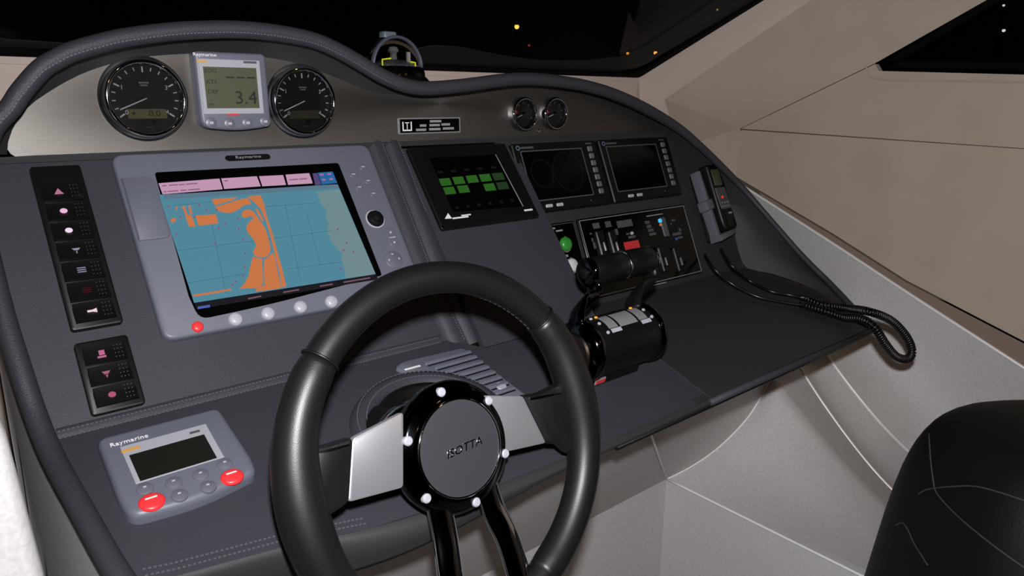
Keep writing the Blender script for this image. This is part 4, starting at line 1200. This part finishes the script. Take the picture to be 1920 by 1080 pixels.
def barplate(nm, x0_, x1_, a0, a1, mt, r=.0418):
    bm = bmesh.new(); rows_ = []
    for k in range(6):
        a = a0 + (a1 - a0) * k / 5; rows_.append([onbar(x0_, a, r), onbar(x1_, a, r)])
    loft(rows_, bm)
    return obj(nm, bm, mt, th, world=True)


plate_m = mat('throttle_print', (120, 120, 122), .4)
barplate('label_plate', -.038, -.020, 52, 88, plate_m); barplate('label_plate', -.016, .020, 50, 88, plate_m); barplate('label_plate', .024, .042, 52, 88, plate_m)
barplate('key', -.038, -.018, 42, 50, 'softkey', .043); barplate('key', .024, .044, 42, 50, 'softkey', .043)
for x, a, mt in ((-.036, 92, em('lampo', (240, 170, 60), 1.0)), (.036, 92, em('lampo', (240, 170, 60), 1.0)), (-.046, 92, 'softkey'), (-.046, 70, 'softkey'), (-.044, 46, 'softkey'), (.046, 95, 'softkey'), (.049, 74, 'softkey'), (.051, 52, 'softkey')):
    p_ = onbar(x, a, .0412); n_ = (p_ - Vector((p_.x, BY, BZ))).normalized()
    bm = lathe([(.0026, 0), (.0022, .0016), (0, .002)], 12); bm.transform(Matrix.Translation(p_) @ n_.to_track_quat('Z', 'Y').to_matrix().to_4x4())
    obj('lamp', bm, mt, th, smooth=True, world=True)
# levers
GY, GZ = .682, 1.006
g0 = atY(1102, 512, GY).x; g1 = atY(1165, 498, GY).x; g2 = atY(1216, 488, GY).x
for side in (0, 1):
    xa = BX - .070 if side == 0 else BX + .046
    xg = g0 + .004 if side == 0 else g2 - .006
    pts = [Vector((xa, BY + .006, BZ + .036)), Vector((xa * .7 + xg * .3, BY + .018, BZ + .056)), Vector((xg, GY - .012, GZ - .030)), Vector((xg, GY, GZ))]
    obj('lever_arm', tube(spline(pts, 5), [.0165 - .003 * k / 15 for k in range(16)], 12, up=(1, 0, 0), flat=(.4, 1.0)), 'dchrome' if side == 0 else 'blackp', th, smooth='full', world=True)
    x0_, x1_ = (g0, g1 - .001) if side == 0 else (g1 + .001, g2)
    obj('grip', xlathe([(0, x0_), (.0190, x0_), (.0212, x0_ + .003), (.0215, (x0_ + x1_) / 2), (.0208, x1_ - .003), (.0190, x1_), (0, x1_)], 0, GY, GZ, 32), 'blackp', th, smooth=True, world=True)
obj('grip_ring', xlathe([(.0205, -.0014), (.0222, -.001), (.0222, .001), (.0205, .0014)], g1, GY, GZ, 32), 'chrome', th, smooth=True, world=True)
obj('grip_ring', xlathe([(.0180, -.0014), (.0212, -.001), (.0212, .001), (.0180, .0014)], g2 + .001, GY, GZ, 32), 'chrome', th, smooth=True, world=True)
ec = obj('grip_end', xlathe([(.0200, .004), (.0215, 0), (.0195, -.004), (.012, -.0055), (0, -.0055)], g0, GY, GZ, 32), 'dchrome', th, smooth='full', world=True)
obj('trim_button', xlathe([(.008, -.005), (.0078, -.009), (.005, -.0105), (0, -.0105)], g0, GY, GZ, 20), 'blackp', ec, smooth=True, world=True)

# ================================================================== handset and its cradle, coiled cord
hs_m = P3.frame(1.304, -.172, .002)
crd = thing('handset_cradle', 'grey plastic cradle holding the radio handset at the right end', 'cradle', hs_m)
obj('back_plate', prism(rrect(.030, .150, .006, 0.006, -.005), 0, .008, .003, steps=2), 'blackp', crd, smooth=True)
obj('rail', prism(round_poly([(-.012, .072), (-.003, .074), (.007, -.078), (-.006, -.078)], .003, 3), .006, .028, .003, steps=2), 'cradle', crd, smooth=True)
obj('clip', prism(round_poly([(-.022, .006), (.004, .010), (.006, -.012), (-.020, -.016)], .004, 3), .010, .033, .004, steps=2), 'cradle', crd, smooth=True)
obj('foot_lip', prism(round_poly([(-.008, -.070), (.052, -.062), (.052, -.072), (-.006, -.084)], .003, 3), .006, .036, .003, steps=2), 'cradle', crd, smooth=True)
hs = thing('radio_handset', 'black radio handset with a small screen and red light in its cradle', 'radio handset', P3.frame(1.336, -.168, .016))
obj('body', prism(round_poly([(-.021, .078), (.020, .078), (.028, .030), (.029, -.060), (.024, -.068), (-.012, -.068), (-.018, -.05)], .007, 4), 0, .022, .006, steps=3), 'blackp', hs, smooth=True)
obj('keypad', prism(round_poly([(-.016, .026), (.019, .026), (.024, -.022), (-.012, -.022)], .003, 3), .020, .0235, .001), mat('keypad_grey', (64, 64, 68), .5), hs, smooth=True)
obj('screen', prism(rrect(.027, .036, .002, .001, .048), .021, .0236, .0006), mat('handset_lcd', (64, 64, 48), .3), hs)
obj('red_light', lathe([(.003, .0225), (.0025, .025), (0, .0258)], 14, center=(.000, .004)), em('hsred', (235, 40, 45), 1.0), hs, smooth=True)
obj('speaker_cover', prism(round_poly([(-.008, -.026), (.024, -.026), (.025, -.062), (-.006, -.062)], .003, 3), .020, .0238, .001), 'gloss', hs, smooth=True)
bars('maker_mark', [(.012, -.032, .013, .004)], .0242, 'grey_print', hs)
for k in range(3):
    for j in range(2): obj('key', prism(rrect(.007, .005, .0015, -.004 + k * .010, -.008 - j * .008), .0225, .0248, .0008), 'btn', hs)


def shelfp(px, py, h):       # a point h above the shelf plane
    u_, v_ = P4.uv(px, py, h); return P4.P(u_, v_, h)


cdm = hs
lead1 = spline([P3.P(*P3.uv(1322, 478, .03), .03), atY(1340, 505, .80), shelfp(1372, 532, .018), shelfp(1420, 556, .010), shelfp(1470, 567, .008), shelfp(1512, 573, .010)], 8)
lead2 = spline([P3.P(*P3.uv(1352, 468, .03), .03), atY(1372, 498, .79), shelfp(1405, 526, .016), shelfp(1445, 546, .012), shelfp(1480, 553, .012), shelfp(1512, 560, .016)], 8)
obj('cord_lead', tube(lead1, .0033, 10), 'cord', cdm, smooth='full', world=True); obj('cord_lead', tube(lead2, .0033, 10), 'cord', cdm, smooth='full', world=True)


def coil(path_, R_, r_, pitch):
    pts = []; path_ = resample(path_, 400); L_ = sum((b - a).length for a, b in zip(path_, path_[1:])); turns = L_ / pitch; n = int(turns * 12)
    P_ = resample(path_, n); nrm = Vector((0, 0, 1))
    for i in range(n):
        t_ = (P_[min(i + 1, n - 1)] - P_[max(i - 1, 0)]).normalized(); nrm = (nrm - nrm.dot(t_) * t_).normalized(); bi = t_.cross(nrm)
        a = 2 * math.pi * i / 12; pts.append(P_[i] + nrm * R_ * math.cos(a) + bi * R_ * math.sin(a))
    return tube(pts, r_, 6)


lp_ = spline([lead2[-1], shelfp(1545, 572, .016), shelfp(1590, 578, .016), atY(1632, 585, .535), atY(1672, 602, .520), atY(1700, 632, .505), atY(1710, 660, .497), atY(1700, 673, .495), atY(1680, 668, .497), atY(1660, 645, .503), atY(1638, 612, .515), atY(1612, 597, .545), shelfp(1580, 594, .012), shelfp(1545, 583, .012), lead1[-1]], 10)
obj('coiled_cord', coil(lp_, .0062, .0022, .0058), 'cord', cdm, smooth='full', world=True)
obj('cord_ferrule', tube([lead1[-1] + (lead1[-2] - lead1[-1]).normalized() * .012, lead1[-1] + Vector((.006, -.001, 0))], .006, 10), 'cord', cdm, smooth=True, world=True)
obj('cord_ferrule', tube([lead2[-1] + (lead2[-2] - lead2[-1]).normalized() * .012, lead2[-1] + Vector((.006, -.001, 0))], .006, 10), 'cord', cdm, smooth=True, world=True)

# ================================================================== compass behind the hood
kp = atY(738, 118, 1.12)
cm = thing('compass', 'black dome compass with yellow marks standing behind the hood', 'compass', Vector((kp.x, kp.y, kp.z - .048)))
obj('base', lathe([(0, 0), (.060, 0), (.062, .004), (.060, .020), (.054, .026), (.0, .026)], 48), 'blackp', cm, smooth=True)
obj('housing', lathe([(.054, .024), (.053, .034), (.050, .040), (.046, .042)], 48), 'gloss', cm, smooth='full')
card = obj('card', lathe([(0, .030), (.036, .030), (.040, .036), (.036, .046), (.018, .052), (0, .053)], 40), mat('card_grey', (96, 100, 116), .4), cm, smooth=True)
bm = bmesh.new()
for k in range(24):
    a = 2 * math.pi * k / 24; box((.0385 * math.cos(a), .0385 * math.sin(a), .040), (.0014, .0016 if k % 3 else .005, .008), bm, Matrix.Rotation(a, 3, 'Z'))
obj('card_marks', bm, 'softkey', card, kind='stuff')
for a0_, hgt in ((212, .018), (300, .014)):
    a = math.radians(a0_); obj('lubber_line', tube([(.041 * math.cos(a), .041 * math.sin(a), .034), (.041 * math.cos(a), .041 * math.sin(a), .034 + hgt), (.026 * math.cos(a + .3), .026 * math.sin(a + .3), .036 + hgt)], .0013, 6), em('yellow', (215, 215, 40), .7), cm)
obj('white_post', box((.016, -.020, .055), (.006, .004, .020)), 'white', cm)
obj('pivot', lathe([(.006, .052), (.005, .062), (.009, .066), (.006, .072), (0, .073)], 20), 'softkey', cm, smooth=True)
arch = [(.052 * math.cos(math.radians(a)) * .92 + 0.0, -.047 * math.cos(math.radians(a)) * .75 * 0 - .012, .040 + .050 * math.sin(math.radians(a))) for a in range(0, 181, 10)]
obj('hood_rim', tube(arch, .0038, 10, up=(0, -1, 0), flat=(1.6, .8)), mat('hood_rim_grey', (70, 74, 86), .4), cm, smooth='full')
dm = mat('dome_glass', (255, 255, 255), .0, trans=1.0); dm.node_tree.nodes['Principled BSDF'].inputs['IOR'].default_value = 1.06
obj('dome', lathe([(.0455 * math.cos(math.radians(a)), .040 + .0455 * math.sin(math.radians(a))) for a in range(0, 91, 9)], 40), dm, cm, smooth='full')
obj('top_lamp', prism(rrect(.026, .020, .005, -.012, -.004), .088, .098, .003, steps=2), mat('top_lamp_grey', (96, 104, 114), .4), cm, smooth=True)
obj('lamp_arm', tube([(-.012, .012, .092), (-.012, .045, .070), (-.012, .050, .030)], .005, 8), 'blackp', cm, smooth=True)

# ================================================================== companion seat
st_ = thing('helm_chair', 'black leather helm chair with stitched seams in the lower right corner', 'chair', Vector((1.10, .10, 0)))


def superbox(c, s, e1=.35, e2=.35, nu=48, nv=28, twist=0.0):
    bm = bmesh.new(); rows_ = []
    sg_ = lambda v_, e: math.copysign(abs(v_) ** e, v_)
    for j in range(nv + 1):
        b_ = -math.pi / 2 + math.pi * j / nv; row = []
        for i in range(nu):
            a = 2 * math.pi * i / nu
            row.append((s[0] / 2 * sg_(math.cos(b_), e1) * sg_(math.cos(a), e2), s[1] / 2 * sg_(math.cos(b_), e1) * sg_(math.sin(a), e2), s[2] / 2 * sg_(math.sin(b_), e1)))
        rows_.append(row)
    loft(rows_, bm, closed=True)
    bmesh.ops.remove_doubles(bm, verts=bm.verts[:], dist=1e-5)
    bm.transform(Matrix.Translation(c) @ Matrix.Rotation(twist, 4, 'Z')); return bm


SC = Vector((1.160, .145, .455)); SS = (.42, .32, .76); TW = math.radians(-38)
bmS = superbox(SC, SS, .34, .55, twist=TW)
from mathutils.bvhtree import BVHTree
for v in bmS.verts:
    f_ = 1 + .48 * max(0, SC.z + .36 - v.co.z)
    v.co.x = SC.x + (v.co.x - SC.x) * f_; v.co.y = SC.y + (v.co.y - SC.y) * f_
bvh = BVHTree.FromBMesh(bmS)
bk_ = obj('backrest', bmS, 'seat', st_, smooth='full', world=True)
seam_px = [[(1742, 812), (1745, 860), (1750, 900), (1757, 925), (1790, 962), (1840, 1005), (1900, 1050), (1960, 1090)],
           [(1722, 926), (1735, 919), (1754, 915), (1790, 912), (1830, 912), (1880, 925), (1930, 942)],
           [(1680, 985), (1692, 980), (1702, 992), (1715, 1020), (1740, 1060)]]
for sp_ in seam_px:
    pp = []
    for q in spline([Vector((x, y, 0)) for x, y in sp_], 6):
        h_ = bvh.ray_cast(CAM, pxray(q.x, q.y).normalized())
        if h_[0] is not None: pp.append(h_[0] + h_[1] * .0004)
    if len(pp) > 3: obj('seam', tube(pp, .0011, 6), 'seat_thread', bk_, world=True, smooth='full')
obj('cushion', superbox(SC + Vector((.10, -.10, -.26)), (.5, .5, .2), .4, .4, twist=TW), 'seat', st_, smooth='full', world=True)
obj('pedestal', lathe([(.16, 0), (.16, .02), (.06, .04), (.05, .38), (.10, .42), (0, .42)], 32), 'dchrome', st_, smooth=True)

# ================================================================== lamps on the far shore


WZ = -1.6
qy = obj('quay', slab([(20, 30, WZ), (70, -20, WZ), (120, 40, WZ), (50, 110, WZ)], (0, 0, 1), .5), mat('wet_quay', (16, 16, 18), .8))
tag(qy, 'dark quay outside in the night', None, kind='structure')


def shore_lamp(px, py, dist, r, colr, s_, label):
    d = pxray(px, py).normalized(); p_ = CAM + d * dist
    hh = p_.z - WZ
    t = thing('harbour_lamp', label, 'lamp', Vector((p_.x, p_.y, WZ)), 'harbour lamps outside the windows')
    obj('bulb', lathe([(0, hh - r), (r * .7, hh - r * .7), (r, hh), (r * .7, hh + r * .7), (0, hh + r)], 12), em('lamp%d' % int(px), colr, s_), t, smooth='full')
    obj('pole', tube([(0, 0, 0), (0, 0, hh - r)], .04, 8), 'blackp', t)
    obj('cap', lathe([(r * .9, hh + r * .6), (r * .3, hh + r * 1.4), (0, hh + r * 1.5)], 12), 'blackp', t)


shore_lamp(969, 50, 60, .19, (255, 190, 70), 1.6, 'brightest amber lamp far outside the middle of the windscreen')
shore_lamp(992, 85, 60, .10, (150, 40, 30), .7, 'dim red lamp outside below the brightest amber one')
shore_lamp(939, 114, 60, .14, (230, 125, 45), 2.2, 'orange lamp low outside the windscreen above the dashboard hood')
shore_lamp(1177, 100, 60, .12, (230, 150, 50), 1.0, 'small amber lamp outside, left of the pair near the windscreen corner')
shore_lamp(1229, 99, 60, .15, (255, 175, 50), 2.6, 'amber lamp outside, right of the pair near the windscreen corner')
shore_lamp(1345, 18, 60, .08, (190, 140, 50), 1.2, 'faint amber lamp outside beside the windscreen pillar')
shore_lamp(1882, 57, 60, .11, (215, 215, 228), 0.9, 'lower white lamp outside the side window')
shore_lamp(1882, 10, 60, .08, (190, 190, 200), 0.7, 'upper white lamp outside the side window')
